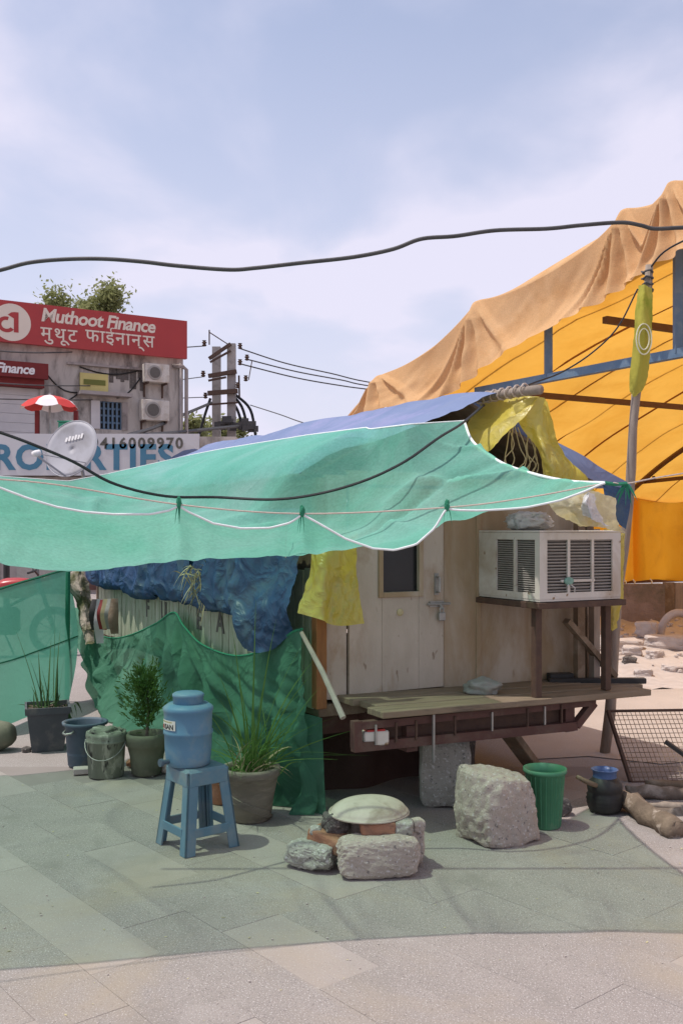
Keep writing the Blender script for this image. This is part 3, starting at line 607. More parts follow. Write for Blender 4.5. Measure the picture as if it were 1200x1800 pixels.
# ================================================================== CANOPY
FRONT = [(-700, 880), (-500, 905), (-300, 890), (-200, 850), (-100, 828), (0, 857), (50, 876), (100, 891), (150, 900), (200, 904), (265, 904), (300, 897), (315, 889), (330, 899), (375, 920), (425, 929), (475, 928), (510, 919), (525, 909), (531, 904), (540, 909), (560, 920), (607, 947), (655, 964), (693, 967), (731, 957), (764, 928), (778, 903), (785, 894), (797, 897), (826, 901), (883, 905), (930, 900), (978, 884), (1016, 865), (1054, 851), (1062, 849)]
FD = [(-700, 3.3), (-200, 3.47), (0, 3.56), (315, 3.68), (530, 3.74), (785, 3.76), (900, 3.74), (1062, 3.72)]
FOLD = [(-700, 970), (-200, 960), (0, 975), (75, 988), (150, 995), (210, 993), (300, 982), (400, 973), (500, 967), (600, 958), (700, 940), (785, 921), (830, 909), (900, 890), (1062, 847)]
FOLDD = [(-200, 0.62), (500, 0.58), (785, 0.45), (1062, 0.06)]
BACK = [(-700, -560, 815, 5.9), (-200, -190, 838, 6.2), (-60, -50, 833, 6.4), (0, 8, 838, 6.6), (120, 120, 846, 7.3), (200, 190, 833, 8.5), (315, 330, 801, 8.55), (530, 540, 768, 6.9), (785, 720, 746, 5.85), (1062, 815, 740, 5.55)]
REDGE = [(1062, 849, 3.72), (1000, 846, 3.98), (940, 834, 4.3), (880, 813, 4.7), (832, 778, 5.15), (815, 740, 5.55)]
xs = sorted(set([-700, -600, -500, -400, -300] + [-200 + 1262 * i / 180 for i in range(181)] + [315, 531, 785, 310, 320, 526, 536, 780, 790]))
cols_ = []
for x in xs:
    f = P(x, interp(FRONT, x), interp(FD, x)); fo = P(x, interp(FOLD, x), interp(FD, x) + interp(FOLDD, x))
    bx, by, bd = interp(BACK, x)
    if x > 300:                       # the back edge rests on the roof slope
        lo = 5.2
        while lo < 9.2:
            q = P(bx, by, lo)
            if q.z <= roofz(max(-.1, Tloc(q)[0])) + .06: break
            lo += .02
        w_ = min(1, (x - 300) / 80); bd = bd + (lo - bd) * w_ if x < 800 else bd + (lo - bd) * max(0, (1062 - x) / 262)
    bk = P(bx, by, bd)
    c = [f, fo] + [fo.lerp(bk, t) - Vector((0, 0, s)) for t, s in ((.28, .10), (.53, .10), (.78, .055))] + [bk]
    if x > 785:
        w = ((x - 785) / 277.0) ** 1.4; e = [P(*q) for q in REDGE]; c = [a.lerp(b, w) for a, b in zip(c, e)]
    cols_.append(crom(c, 60))
can = [[cols_[i][j] for i in range(len(xs))] for j in range(61)]
for j, row in enumerate(can):
    for i, p in enumerate(row):
        v = j / 60; fe = max(0, min(1, (1062 - xs[i]) / 70))
        amp = 0.075 * fe * math.sin(math.pi * min(1, v * 1.02)) if j else 0
        p.z += amp * noise.noise(Vector((p.x * 1.1 + p.y * .5, p.y * .55 - p.x * 0.9, 1.3))) + amp * 0.45 * noise.noise(Vector((p.x * 2.2 - p.y * 3.2, p.y * 1.0, 5.3)))
        if 0 < j < 60:      # creases pressed into the net
            q_ = noise.noise(Vector((p.x * 1.5 + p.y * 1.1, p.y * .5 - p.x * .35, 9.1))); p.z += .034 * fe * math.sin(math.pi * v) * max(0, 1 - abs(q_) * 7) ** 2
            q_ = noise.noise(Vector((p.x * .8 - p.y * 1.3, p.y * .4 + p.x * .5, 19.7))); p.z -= .026 * fe * math.sin(math.pi * v) * max(0, 1 - abs(q_) * 8) ** 2
        # stretch ridges fanning out from the tie points
        for tx in (315, 531, 785):
            if j < 16: 
                d = (xs[i] - tx) / 60.0; p.z += 0.012 * math.exp(-d * d) * math.sin(math.pi * j / 16) * math.cos(d * 7)
        lx, ly = Tloc(p)
        if lx < 1.1 and ly > -0.9 and v > .2:
            S = roofz(max(lx, -.1)) + 0.052 + .05 * min(1, (1 - v) * 6) - 1.3 * max(0, -.1 - lx) - 0.75 * max(0, -ly); d = abs(p.z - S)
            p.z = max(p.z, S) + ((.06 - d) ** 2 / .24 if d < .06 else 0)
cr_ = thing('shade_net_canopy', 'large green shade net canopy slung from the kiosk roof over the forecourt', 'canopy', (0, 3.7, 1.5))
m = MB(); m.grid(can); m.done('net', mt['canopy'], cr_, smooth=True, world=True)
m = MB(); m.tube([p + Vector((0, -.004, 0)) for p in can[0]], 0.0048, 6); m.tube([can[j][-1] for j in range(61)], 0.0075, 6); m.done('hem', mt['hem'], cr_, smooth=True, world=True)
m = MB(); m.tube([p for p in can[-1]], 0.005, 5); m.done('back_hem', mt['hem'], cr_, smooth=True, world=True)
tip = can[0][-1]; knot = P(1100, 850, 3.76)
for tx in (315, 531, 785):
    p = P(tx, interp(FRONT, tx), interp(FD, tx)); m = MB()
    m.rock(p + Vector((0, -.005, .012)), (.010, .010, .022), k=2.2, n=5, amp=.4, seed=tx)
    for k in range(3): m.blade(p, p + Vector((random.uniform(-.02, .02), -.01, .03)), .004)
    m.done('tie_knot', mt['green_knot'], cr_, world=True)
# main rope from the left past the ties to the pole on the right
rp = [P(-420, 810, 3.3), P(-60, 838, 3.5), P(100, 852, 3.58), P(315, 887, 3.675), P(531, 903, 3.735), P(785, 892, 3.765), P(930, 874, 3.75), P(1062, 850, 3.73), knot, P(1200, 832, 3.9), P(1500, 790, 4.3)]
m = MB(); m.tube(crom(rp, 60), 0.0032, 5)
tag(m.done('canopy_rope', mt['rope'], base=P(531, 903, 3.735)), 'thin pale rope strung along the front edge of the green canopy', 'rope')
m = MB(); m.tube([tip, tip.lerp(knot, .5) + Vector((0, 0, -.004)), knot], .008, 6)
for k in range(9): m.blade(knot, knot + Vector((random.uniform(-.05, .05), random.uniform(-.02, .02), random.uniform(-.07, .02))), .006, bend=Vector((0, 0, -.03)))
m.done('corner_tie', mt['green_knot'], cr_, world=True)
# the rope's far end post (left of the picture) and the canopy's back-left stay
m = MB(); m.tube([P(-420, 810, 3.3), (-1.96, 3.3, 0)], .03, 8); tag(m.done('canopy_post', mt['bamboo'], base=(-1.96, 3.3, 0)), 'bamboo post holding the rope of the green canopy', 'post')
m = MB(); q = can[-1][0]; m.tube([q + Vector((-.02, 0, .03)), Vector((q.x - .05, q.y, 0))], .03, 8); tag(m.done('canopy_post', mt['bamboo'], base=(q.x - .05, q.y, 0)), 'bamboo post under the far corner of the green canopy', 'post')
# white string dropping from the canopy
m = MB(); m.tube([P(503, 923, 4.0), P(502, 980, 4.4)], .0022, 4); m.done('loose_string', mt['rope'], cr_, world=True)

# black cable lying over the canopy
cb = [P(-80, 735, 4.2), P(0, 760, 4.25), P(60, 782, 4.3), P(130, 812, 4.4), P(200, 850, 4.5), P(290, 872, 4.65), P(380, 874, 4.8), P(480, 878, 4.75), P(560, 868, 4.75), P(640, 845, 4.7), P(710, 812, 4.75), P(770, 770, 4.9), P(812, 744, 5.2), P(850, 712, 5.7)]
m = MB(); m.tube(crom(cb, 70), .0075, 6); tag(m.done('loose_cable', mt['cable'], base=cb[7]), 'black cable looping low over the green canopy to the ridge', 'cable')
# thick cable across the sky
sk = [(-150, 492), (-60, 486), (0, 475), (50, 462), (110, 456), (180, 455), (250, 460), (310, 467), (400, 474), (450, 471), (530, 462), (620, 452), (690, 438), (740, 420), (800, 415), (870, 405), (960, 402), (1020, 396), (1090, 391), (1125, 396), (1150, 402), (1200, 400), (1330, 395)]
m = MB(); m.tube(crom([P(x, y, 4.4) for x, y in sk], 150), .0095, 8); tag(m.done('overhead_cable', mt['cable_grey'], base=P(620, 452, 4.4), smooth=True), 'thick wavy dark cable crossing the sky above everything', 'cable')

# ================================================================== TARPS ON THE KIOSK
rows = []
for y in (-0.06, 0.6, 1.4, 2.2, 3.0, 3.8, 4.5, 5.1):
    r_ = []
    for x in (-0.12, 0.1, 0.35, 0.6, 0.85, 1.05, 1.3, 1.7, 2.1, 2.26):
        z = roofz(x) + 0.02 - (0.35 * max(0, y - 4.6) if y > 4.6 else 0) + 0.012 * math.sin(y * 3 + x * 2)
        yy = y - (.24 * max(0, min(1, (x - .15) / .5)) if (y < 0 and x < 1.1) else 0)
        r_.append(T(x, yy, z - (.05 if yy < -.1 else 0)))
    rows.append(r_)
m = MB(); m.grid(sheet(rows, 60, 60, amp=0.022, fs=2.2, fine=0.008)); tag(m.done('blue_roof_tarp', mt['blue'], base=T(1, 2.5, 2.0), smooth=True), 'faded blue tarpaulin covering the kiosk roof', 'tarp')
# far hip of the same tarp is a second sheet hanging over the end
rows = [[T(x, 5.0, roofz(x) + .02), T(x - .05, 5.3, roofz(x) - .22), T(x - .1, 5.45, roofz(x) - .55)] for x in (-.3, .2, .6, 1.05, 1.6, 2.2)]
m = MB(); m.grid(sheet(rows, 12, 20, amp=.03, fs=3)); tag(m.done('blue_end_tarp', mt['blue'], base=T(1, 5.1, 1.8), smooth=True), 'faded blue tarpaulin hanging over the far end of the kiosk', 'tarp')
# right eave flap hanging down
rows = [[P(1058, 846, 6.2), P(1085, 850, 6.25), P(1107, 856, 6.3)], [P(1062, 880, 6.2), P(1084, 890, 6.22), P(1104, 900, 6.3)], [P(1072, 905, 6.22), P(1086, 920, 6.25), P(1099, 930, 6.3)]]
m = MB(); m.grid(sheet(rows, 16, 16, amp=.03, fs=6)); tag(m.done('blue_flap', mt['blue_dark'], base=P(1085, 880, 6.25), smooth=True), 'dark blue tarp corner hanging beside the air conditioner', 'tarp')
rows = [[P(972, 772, 5.95), P(980, 792, 5.93), P(985, 812, 5.9)], [P(1030, 805, 6.05), P(1032, 822, 6.02), P(1030, 838, 6.0)], [P(1085, 838, 6.15), P(1080, 846, 6.13), P(1072, 852, 6.1)], [P(1110, 852, 6.25), P(1106, 857, 6.23), P(1100, 860, 6.2)]]
m = MB(); m.grid(sheet(rows, 12, 20, amp=.02, fs=6)); tag(m.done('blue_verge_tarp', mt['blue'], base=P(1040, 830, 6.05), smooth=True), 'narrow blue tarp edge sloping down beside the yellow sheet', 'tarp')
# yellow porch sheet, left slope
rows = [[P(846, 704, 6.0), P(880, 700, 5.8), P(915, 697, 5.65), P(950, 696, 5.48)], [P(838, 722, 5.95), P(862, 725, 5.78), P(890, 728, 5.6), P(925, 722, 5.45)], [P(822, 742, 5.85), P(838, 757, 5.72), P(862, 763, 5.56), P(895, 752, 5.42)], [P(815, 752, 5.8), P(826, 778, 5.68), P(848, 796, 5.54), P(866, 786, 5.42)]]
m = MB(); m.grid(sheet(rows, 24, 22, amp=.025, fs=6, fine=.008)); tag(m.done('yellow_porch_sheet', mt['yellow'], base=P(880, 740, 5.6), smooth=True), 'yellow plastic sheet sloping left from the ridge pole', 'tarp')
# yellow porch sheet, right strip going down behind the canopy
rows = [[P(900, 712, 5.52), P(925, 700, 5.5), P(948, 698, 5.5), P(962, 706, 5.55)], [P(915, 752, 5.5), P(940, 745, 5.47), P(962, 742, 5.5), P(974, 745, 5.6)], [P(944, 800, 5.48), P(958, 795, 5.42), P(975, 790, 5.48), P(988, 790, 5.6)], [P(955, 850, 5.5), P(975, 845, 5.45), P(1000, 838, 5.5), P(1030, 840, 5.65)], [P(960, 890, 5.6), P(990, 888, 5.55), P(1025, 885, 5.6), P(1065, 885, 5.72)]]
m = MB(); m.grid(sheet(rows, 24, 40, amp=.03, fs=6, fine=.01)); tag(m.done('yellow_strip_sheet', mt['yellow'], base=P(960, 780, 5.5), smooth=True), 'torn yellow plastic strip falling from the ridge pole to the right', 'tarp')
m = MB()
for k in range(10):
    x = random.uniform(885, 950); a = P(x, 745 + (x - 885) * .25, 5.56)
    pts = crom([a, a + Vector((random.uniform(-.03, .05), 0, -.12)), a + Vector((random.uniform(-.05, .06), 0, -.20)), a + Vector((random.uniform(-.08, .03), 0, -.29))], 10)
    m.tube(pts, .0032, 4)
tag(m.done('hanging_strings', mt['straw'], base=P(918, 760, 5.56)), 'tangle of pale strings hanging in the dark gable opening', 'strings', None, 'stuff')
# cream sheet lower right over the AC
rows = [[P(955, 872, 5.30), P(1000, 862, 5.32), P(1045, 862, 5.45), P(1078, 876, 5.6)], [P(975, 900, 5.32), P(1015, 893, 5.28), P(1052, 897, 5.44), P(1085, 912, 5.6)], [P(1005, 921, 5.42), P(1035, 924, 5.38), P(1068, 929, 5.5), P(1099, 936, 5.66)]]
m = MB(); m.grid(sheet(rows, 30, 22, amp=.035, fs=7, fine=.012)); tag(m.done('cream_sheet', mt['cream'], base=P(1035, 900, 5.45), smooth=True), 'cream and yellow plastic sheet hanging over the top of the air conditioner', 'tarp')
rows = [[P(1022, 868, 5.24), P(1036, 864, 5.2), P(1046, 868, 5.28)], [P(1018, 890, 5.24), P(1034, 888, 5.18), P(1050, 896, 5.3)], [P(1022, 908, 5.26), P(1042, 914, 5.2), P(1068, 926, 5.4)]]
m = MB(); m.grid(sheet(rows, 14, 16, amp=.03, fs=14, fine=.01)); tag(m.done('white_film', mt['white_plastic'], base=P(1038, 895, 5.25), smooth=True), 'shiny white scrap of plastic film over the cream sheet', 'plastic')
rows = [[P(1060, 930, 6.0), P(1080, 932, 5.98), P(1099, 938, 6.0)], [P(1066, 1000, 6.0), P(1082, 1000, 5.96), P(1097, 1005, 6.0)], [P(1062, 1060, 5.98), P(1080, 1062, 5.95), P(1095, 1055, 6.0)], [P(1062, 1100, 6.0), P(1076, 1110, 5.96), P(1086, 1104, 6.0)]]
m = MB(); m.grid(sheet(rows, 14, 30, amp=.03, fs=8, fine=.01)); tag(m.done('yellow_back_sheet', mt['yellow'], base=P(1080, 1010, 6.0), smooth=True), 'yellow plastic sheet hanging behind the air conditioner', 'tarp')
# yellow sheet left of the door
rows = [[P(538, 935, 5.42), P(565, 933, 5.34), P(600, 932, 5.36), P(632, 934, 5.44)], [P(540, 990, 5.40), P(568, 990, 5.28), P(600, 988, 5.34), P(630, 990, 5.42)], [P(532, 1045, 5.38), P(566, 1042, 5.24), P(602, 1045, 5.32), P(634, 1050, 5.40)], [P(524, 1078, 5.36), P(560, 1088, 5.22), P(596, 1100, 5.30), P(640, 1096, 5.40)]]
m = MB(); m.grid(sheet(rows, 40, 36, amp=.04, fs=6, fine=.010)); tag(m.done('yellow_door_sheet', mt['yellow'], base=P(585, 1010, 5.35), smooth=True), 'yellow plastic sheet hanging left of the weathered door', 'tarp')
# navy tarp bundles along the long side
def bundle(y0, y1, ztop, zbot, out_, seed, label):
    rows = []
    n = 7
    for k in range(n + 1):
        t = k / n; y = y0 + (y1 - y0) * t; sag = math.sin(math.pi * t) * 0.03
        rows.append([T(-.02, y, ztop), T(-.05 - out_ * .5, y, ztop - .22), T(-.06 - out_ * (0.6 + .4 * math.sin(math.pi * t)), y, zbot + .14 - sag), T(-.05 - out_ * .8, y, zbot + .01 - sag), T(-.03, y, zbot - .01 - sag), T(-.02, y, zbot + .06 - sag)])
    m = MB(); g_ = sheet(rows, 50, 50, amp=.035, fs=4, seed=seed, fine=.016)
    for j_, rw in enumerate(g_):
        for i_, p_ in enumerate(rw): p_ -= TX * (.022 * math.sin(j_ * .55 + 1.5 * math.sin(i_ * .12 + seed)) * min(1, i_ / 12) + .02 * abs(noise.noise(Vector((i_ * .16, j_ * .3, seed)))))
    m.grid(g_)
    tag(m.done('navy_tarp_roll', mt['blue_dark'], base=T(-.05, (y0 + y1) / 2, zbot), smooth=True), label, 'tarp')
bundle(5.0, 3.72, 1.66, 1.08, .06, 1, 'navy tarp bundle hanging at the far corner of the kiosk side')
bundle(3.80, 2.75, 1.68, 1.07, .08, 4, 'bulging navy tarp bundle over the letters F and U')
bundle(2.85, 1.75, 1.70, 1.09, .06, 8, 'crumpled navy tarp bundle with dry straw on it')
bundle(1.85, 0.90, 1.72, 1.08, .08, 12, 'puffy navy tarp bundle above the letters A and K')
rows = [[T(-.06, .86, 1.72), T(-.10, .66, 1.72), T(-.12, .35, 1.72), T(-.10, .03, 1.72)], [T(-.10, .84, 1.35), T(-.22, .68, 1.35), T(-.14, .40, 1.36), T(-.14, .0, 1.38)], [T(-.13, .80, 1.12), T(-.27, .62, 1.10), T(-.2, .36, 1.08), T(-.17, .0, 1.12)], [T(-.12, .70, .98), T(-.22, .55, .88), T(-.17, .33, .88), T(-.12, .08, 1.0)]]
m = MB(); m.grid(sheet(rows, 40, 40, amp=.05, fs=6, fine=.016)); tag(m.done('navy_corner_tarp', mt['blue_dark'], base=T(-.15, .5, 1.3), smooth=True), 'creased navy tarp hanging long at the near corner of the kiosk', 'tarp')
# far end: rubbish-stuffed white and brown sacking at the far corner
rows = [[P(126, 1000, 9.4), P(140, 990, 9.4), P(150, 1000, 9.4)], [P(120, 1030, 9.35), P(140, 1035, 9.2), P(158, 1030, 9.35)], [P(130, 1065, 9.3), P(146, 1070, 9.2), P(162, 1060, 9.3)], [P(148, 1130, 9.0), P(156, 1135, 8.9), P(168, 1130, 9.0)]]
m = MB(); m.grid(sheet(rows, 10, 24, amp=.06, fs=7, fine=.02)); tag(m.done('sacking', mt['sack'], base=P(142, 1050, 9.3), smooth=True), 'pale sacking hung at the far corner of the kiosk', 'sacking')
for k in range(6):
    px = 172 + k * 7 + random.uniform(-2, 2); D = 9.0 - k * .12; m = MB()
    q = P(px, 1052, D); h = random.uniform(.25, .40)
    m.grid(sheet([[q + Vector((-.03, -.08, 0)), q + Vector((.03, -.08, 0))], [q + Vector((-.045, -.14, -h * .5)), q + Vector((.04, -.12, -h * .5))], [q + Vector((-.03, -.10, -h)), q + Vector((.03, -.08, -h))]], 5, 10, amp=.04, fs=9))
    lab, mm = [('black rag hung on the kiosk side', 'darkmetal'), ('white rag hung on the kiosk side', 'shutter'), ('maroon rag hung on the kiosk side', 'maroon'), ('pale straw coloured rag hung on the kiosk side', 'straw'), ('grey rag hung on the kiosk side', 'cloth_grey'), ('brown rag hung on the kiosk side', 'wood')][k]
    tag(m.done('hung_rag', mt[mm], base=q, smooth=True), lab, 'rag', 'rags hung on the kiosk side')
m = MB()
for k in range(90):
    c = P(355 + random.gauss(0, 16), 1012 + random.gauss(0, 9), 6.7)
    m.blade(c, c + Vector((random.uniform(-.13, .13), random.uniform(-.08, .02), random.uniform(-.16, .15))), .005, bend=Vector((random.uniform(-.03, .03), 0, -.09)))
for px in (340, 362):
    c = P(px, 1030, 6.65); m.blade(c, c + Vector((.01, 0, -.16)), .012, bend=Vector((-.05, 0, -.12)))
tag(m.done('dry_straw_tuft', mt['straw'], base=P(355, 1012, 6.7)), 'tuft of dry straw caught on the navy tarps', 'straw', None, 'stuff')

# ================================================================== NETS AROUND THE KIOSK
# skirt net draped along the long side
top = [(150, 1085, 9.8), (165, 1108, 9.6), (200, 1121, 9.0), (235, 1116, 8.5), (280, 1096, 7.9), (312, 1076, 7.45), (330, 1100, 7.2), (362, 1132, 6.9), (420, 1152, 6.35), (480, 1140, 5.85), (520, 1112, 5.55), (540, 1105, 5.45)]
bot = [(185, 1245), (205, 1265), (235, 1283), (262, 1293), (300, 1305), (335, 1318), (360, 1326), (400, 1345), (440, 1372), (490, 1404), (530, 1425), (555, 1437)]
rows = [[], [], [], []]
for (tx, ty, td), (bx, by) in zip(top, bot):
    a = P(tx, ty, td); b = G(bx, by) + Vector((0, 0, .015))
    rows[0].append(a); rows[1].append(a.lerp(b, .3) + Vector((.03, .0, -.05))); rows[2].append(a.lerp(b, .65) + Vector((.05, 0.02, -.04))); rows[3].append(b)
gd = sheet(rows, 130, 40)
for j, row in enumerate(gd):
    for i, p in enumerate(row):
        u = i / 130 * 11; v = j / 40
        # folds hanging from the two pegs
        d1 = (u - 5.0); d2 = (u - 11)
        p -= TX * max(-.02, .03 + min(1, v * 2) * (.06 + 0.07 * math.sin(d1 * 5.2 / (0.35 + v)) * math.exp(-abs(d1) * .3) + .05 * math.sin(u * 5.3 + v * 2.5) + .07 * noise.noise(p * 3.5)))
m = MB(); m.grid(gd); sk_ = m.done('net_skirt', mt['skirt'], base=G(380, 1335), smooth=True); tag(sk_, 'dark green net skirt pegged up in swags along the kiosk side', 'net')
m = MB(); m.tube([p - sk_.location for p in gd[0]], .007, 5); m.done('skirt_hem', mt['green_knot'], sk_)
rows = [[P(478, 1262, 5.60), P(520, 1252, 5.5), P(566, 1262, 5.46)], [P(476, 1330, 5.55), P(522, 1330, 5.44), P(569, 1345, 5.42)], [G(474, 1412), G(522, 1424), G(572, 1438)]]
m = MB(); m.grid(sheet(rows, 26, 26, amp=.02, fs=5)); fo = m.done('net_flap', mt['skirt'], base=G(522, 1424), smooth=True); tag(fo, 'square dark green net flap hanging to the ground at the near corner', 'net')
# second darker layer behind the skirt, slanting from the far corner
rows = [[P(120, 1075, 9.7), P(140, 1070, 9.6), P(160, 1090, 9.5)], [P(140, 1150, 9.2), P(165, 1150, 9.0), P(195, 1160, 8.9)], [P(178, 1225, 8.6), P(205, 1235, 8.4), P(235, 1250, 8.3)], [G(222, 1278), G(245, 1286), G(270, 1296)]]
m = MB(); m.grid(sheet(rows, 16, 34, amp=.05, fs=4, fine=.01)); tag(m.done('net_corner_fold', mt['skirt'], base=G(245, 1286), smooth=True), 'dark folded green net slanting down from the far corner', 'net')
# brown cloth below the trailer
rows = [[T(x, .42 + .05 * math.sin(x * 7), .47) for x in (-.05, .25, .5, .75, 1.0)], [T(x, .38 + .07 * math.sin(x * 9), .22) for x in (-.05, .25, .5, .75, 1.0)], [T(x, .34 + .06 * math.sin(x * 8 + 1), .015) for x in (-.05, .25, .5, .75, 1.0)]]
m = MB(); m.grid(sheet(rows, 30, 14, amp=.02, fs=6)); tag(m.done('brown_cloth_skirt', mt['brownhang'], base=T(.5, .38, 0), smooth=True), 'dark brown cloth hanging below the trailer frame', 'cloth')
# free-standing net screen at the left
tl = [(-240, 1085, 7.0), (-120, 1062, 7.35), (0, 1035, 7.8), (50, 1020, 8.3), (90, 1008, 8.9), (124, 1000, 9.45)]
bl = [(-240, 1345), (-120, 1315), (0, 1284), (50, 1266), (90, 1250), (122, 1236)]
rows = [[], [], []]
for (tx, ty, td), (bx, by) in zip(tl, bl):
    a = P(tx, ty, td); b = G(bx, by) + Vector((0, 0, .03)); rows[0].append(a); rows[1].append(a.lerp(b, .5) + Vector((0.05, .08, 0))); rows[2].append(b)
gd = sheet(rows, 60, 30, amp=.035, fs=2.0)
scr = thing('net_screen', 'pale green net screen stretched from the kiosk corner to the left', 'net', G(0, 1284))
m = MB(); m.grid(gd); m.done('net', mt['net'], scr, smooth=True, world=True)
m = MB(); m.tube([p for p in gd[0]], .010, 5); m.done('top_hem', mt['green_knot'], scr, world=True)
m = MB(); m.tube([p for p in gd[16]], .006, 5); m.done('seam', mt['green_knot'], scr, world=True)
a = G(118, 1234); m = MB(); m.tube([a, P(120, 1005, a.y)], .022, 7); m.done('post', mt['green_knot'], scr, world=True)
a = G(-235, 1342); m = MB(); m.tube([a, P(-238, 1080, a.y)], .022, 7); m.done('post', mt['green_knot'], scr, world=True)
# ================================================================== STOOL AND JUG
sc_ = G(347, 1488); SH = 0.405
stool = thing('plastic_stool', 'square blue plastic stool carrying the water jug', 'stool', (sc_.x, sc_.y, 0.012), R(38)); stool.scale = (.9, .9, 1)
m = MB(); m.box((0, 0, SH - .012), (.25, .25, .024), bev=.01); m.done('seat', mt['stool'], stool)
m = MB()
for s in (-1, 1):
    m.box((0, s * .128, SH - .045), (.235, .010, .07), bev=.003); m.box((s * .128, 0, SH - .045), (.010, .235, .07), bev=.003)
m.done('apron', mt['stool'], stool)
for sx in (-1, 1):
    for sy in (-1, 1):
        m = MB(); a0, a1 = .118, .165
        for (wx, wy, ox, oy) in ((.062, .010, -.026, 0), (.010, .062, 0, -.026), (.012, .018, -.028, -.006), (.018, .012, -.006, -.028)):
            V = []
            for (aa, z) in ((a1, 0), (a0, SH - .02)):
                cx, cy = sx * (aa + ox), sy * (aa + oy)
                V.append([m.bm.verts.new((cx + dx * wx / 2, cy + dy * wy / 2, z)) for dx, dy in ((-1, -1), (1, -1), (1, 1), (-1, 1))])
            for k in range(4): m.bm.faces.new((V[0][k], V[0][(k + 1) % 4], V[1][(k + 1) % 4], V[1][k]))
            m.bm.faces.new(V[0][::-1]); m.bm.faces.new(V[1])
        m.done('leg', mt['stool'], stool)
zb = .085; ab = .155
for s in (-1, 1):
    m = MB(); m.box((0, s * ab, zb + .018), (2 * ab - .09, .010, .045), bev=.003); m.done('stretcher', mt['stool'], stool)
    m = MB(); m.box((s * ab, 0, zb + .018), (.010, 2 * ab - .09, .045), bev=.003); m.done('stretcher', mt['stool'], stool)
jug = thing('water_jug', 'round blue insulated water jug standing on the stool', 'jug', (sc_.x - .045, sc_.y - .005, .012 + SH), R(10))
pr = [(.098, 0), (.108, .006), (.112, .03), (.117, .09), (.119, .155), (.124, .160), (.124, .172), (.119, .178), (.120, .24), (.122, .268), (.126, .274), (.126, .288), (.118, .296), (.100, .308)]
m = MB(); m.lathe(pr, 40); m.done('body', mt['jug'], jug, smooth=True)
m = MB(); m.lathe([(.072, .306), (.076, .312), (.076, .340), (.080, .344), (.080, .354), (.068, .362), (.0, .364)], 36, cap0=False, cap1=False); m.done('lid', mt['jug'], jug, smooth=True)
# curved sticker
def onjug(a, z, r=.1225): return Vector((r * math.cos(a), r * math.sin(a), z))
a0, a1 = R(-182), R(-122)
m = MB(); m.grid([[onjug(a0 + (a1 - a0) * i / 12, z) for i in range(13)] for z in (.188, .236)]); stk = m.done('sticker', mt['sticker'], jug)
me = text_mesh('ISAN', .034, extr=.0003, bold=.0012)
for v in me.vertices:
    x, y, z = v.co; p = onjug(a0 + .36 + x / .1225, .193 + y, .1228 + z); v.co = p
me.materials.clear(); me.materials.append(mt['ink']); o = bpy.data.objects.new('sticker_lettering', me); COL.objects.link(o); o.parent = stk
m = MB(); m.grid([[onjug(a0 + .02 + .30 * i / 4, z, .1229) for i in range(5)] for z in (.192, .212)]); m.done('sticker_mark', mt['redink'], stk)
m = MB(); m.grid([[onjug(a0 + .08 + .80 * i / 6, z, .1229) for i in range(7)] for z in (.224, .231)]); m.done('sticker_stripe', mt['straw'], stk)
m = MB(); m.lathe([(.012, 0), (.012, .03), (.02, .035), (.02, .05)], 12, c=onjug(R(-150), .03, .112), M=Matrix.Rotation(R(-150), 3, 'Z') @ Matrix.Rotation(R(90), 3, 'Y')); m.done('tap', mt['greybucket'], jug)

# ================================================================== POTS, BUCKETS AND PLANTS
def pot_profile(rb, rt, h, lip=.02, th=.014):
    return [(rb * .92, 0), (rb, .006), (rb + (rt - rb) * .45, h * .45), (rt, h - lip * 1.6), (rt + .010, h - lip * 1.5), (rt + .013, h - lip * .4), (rt + .010, h), (rt - th, h), (rt - th * 1.6, h - .05)]
def potted(name, label, cat, g, rb, rt, h, mtl, wob=.0, seed=0, lip=.02):
    r = thing(name, label, cat, (g.x, g.y, .012))
    m = MB(); m.lathe(pot_profile(rb, rt, h, lip), 34, cap1=False, wob=wob, seed=seed); m.done('pot', mtl, r, smooth=True)
    m = MB(); n = 20; ring = [(rt - .02) * (1) for _ in range(n)]
    m.lathe([(rt - .022, h - .045), ((rt - .02) * .5, h - .03), (0.002, h - .025)], n, cap0=False, wob=.05); m.done('soil', mt['soil'], r, smooth=True)
    return r
# big clay pot with reeds
q = G(440, 1442); r = potted('potted_reeds', 'big grey clay pot with green reeds beside the blue stool', 'potted plant', Vector((q.x, q.y, 0)), .115, .152, .285, mt['clay'], wob=.03, lip=.03)
m = MB()
for k in range(5):   # cord-like ridges spiralling round the pot
    pts = [( (0.118 + .034 * (z / .285)) * math.cos(a), (0.118 + .034 * (z / .285)) * math.sin(a), z) for a, z in [(R(-190 + 15 * k + 13 * i), .20 - .012 * i - .022 * k) for i in range(14)] if z > .01]
    m.tube(pts, .005, 5)
m.done('ridges', mt['clay'], r, smooth=True)
m = MB()
for k in range(95):
    b = Vector((random.gauss(0, .055), random.gauss(0, .045), .25)); h = random.uniform(.16, .46) if k % 4 else random.uniform(.4, .6)
    tip = b + Vector((random.gauss(.02, .13), random.gauss(0, .09), h)); d = (tip - b); dr = Vector((d.x, d.y, 0)) * random.uniform(.3, 1.1)
    m.blade(b, tip, random.uniform(.003, .006), bend=dr + Vector((0, 0, -random.uniform(.03, .22))), n=7)
m.done('reed_blades', mt['leaf'], r)
m = MB()
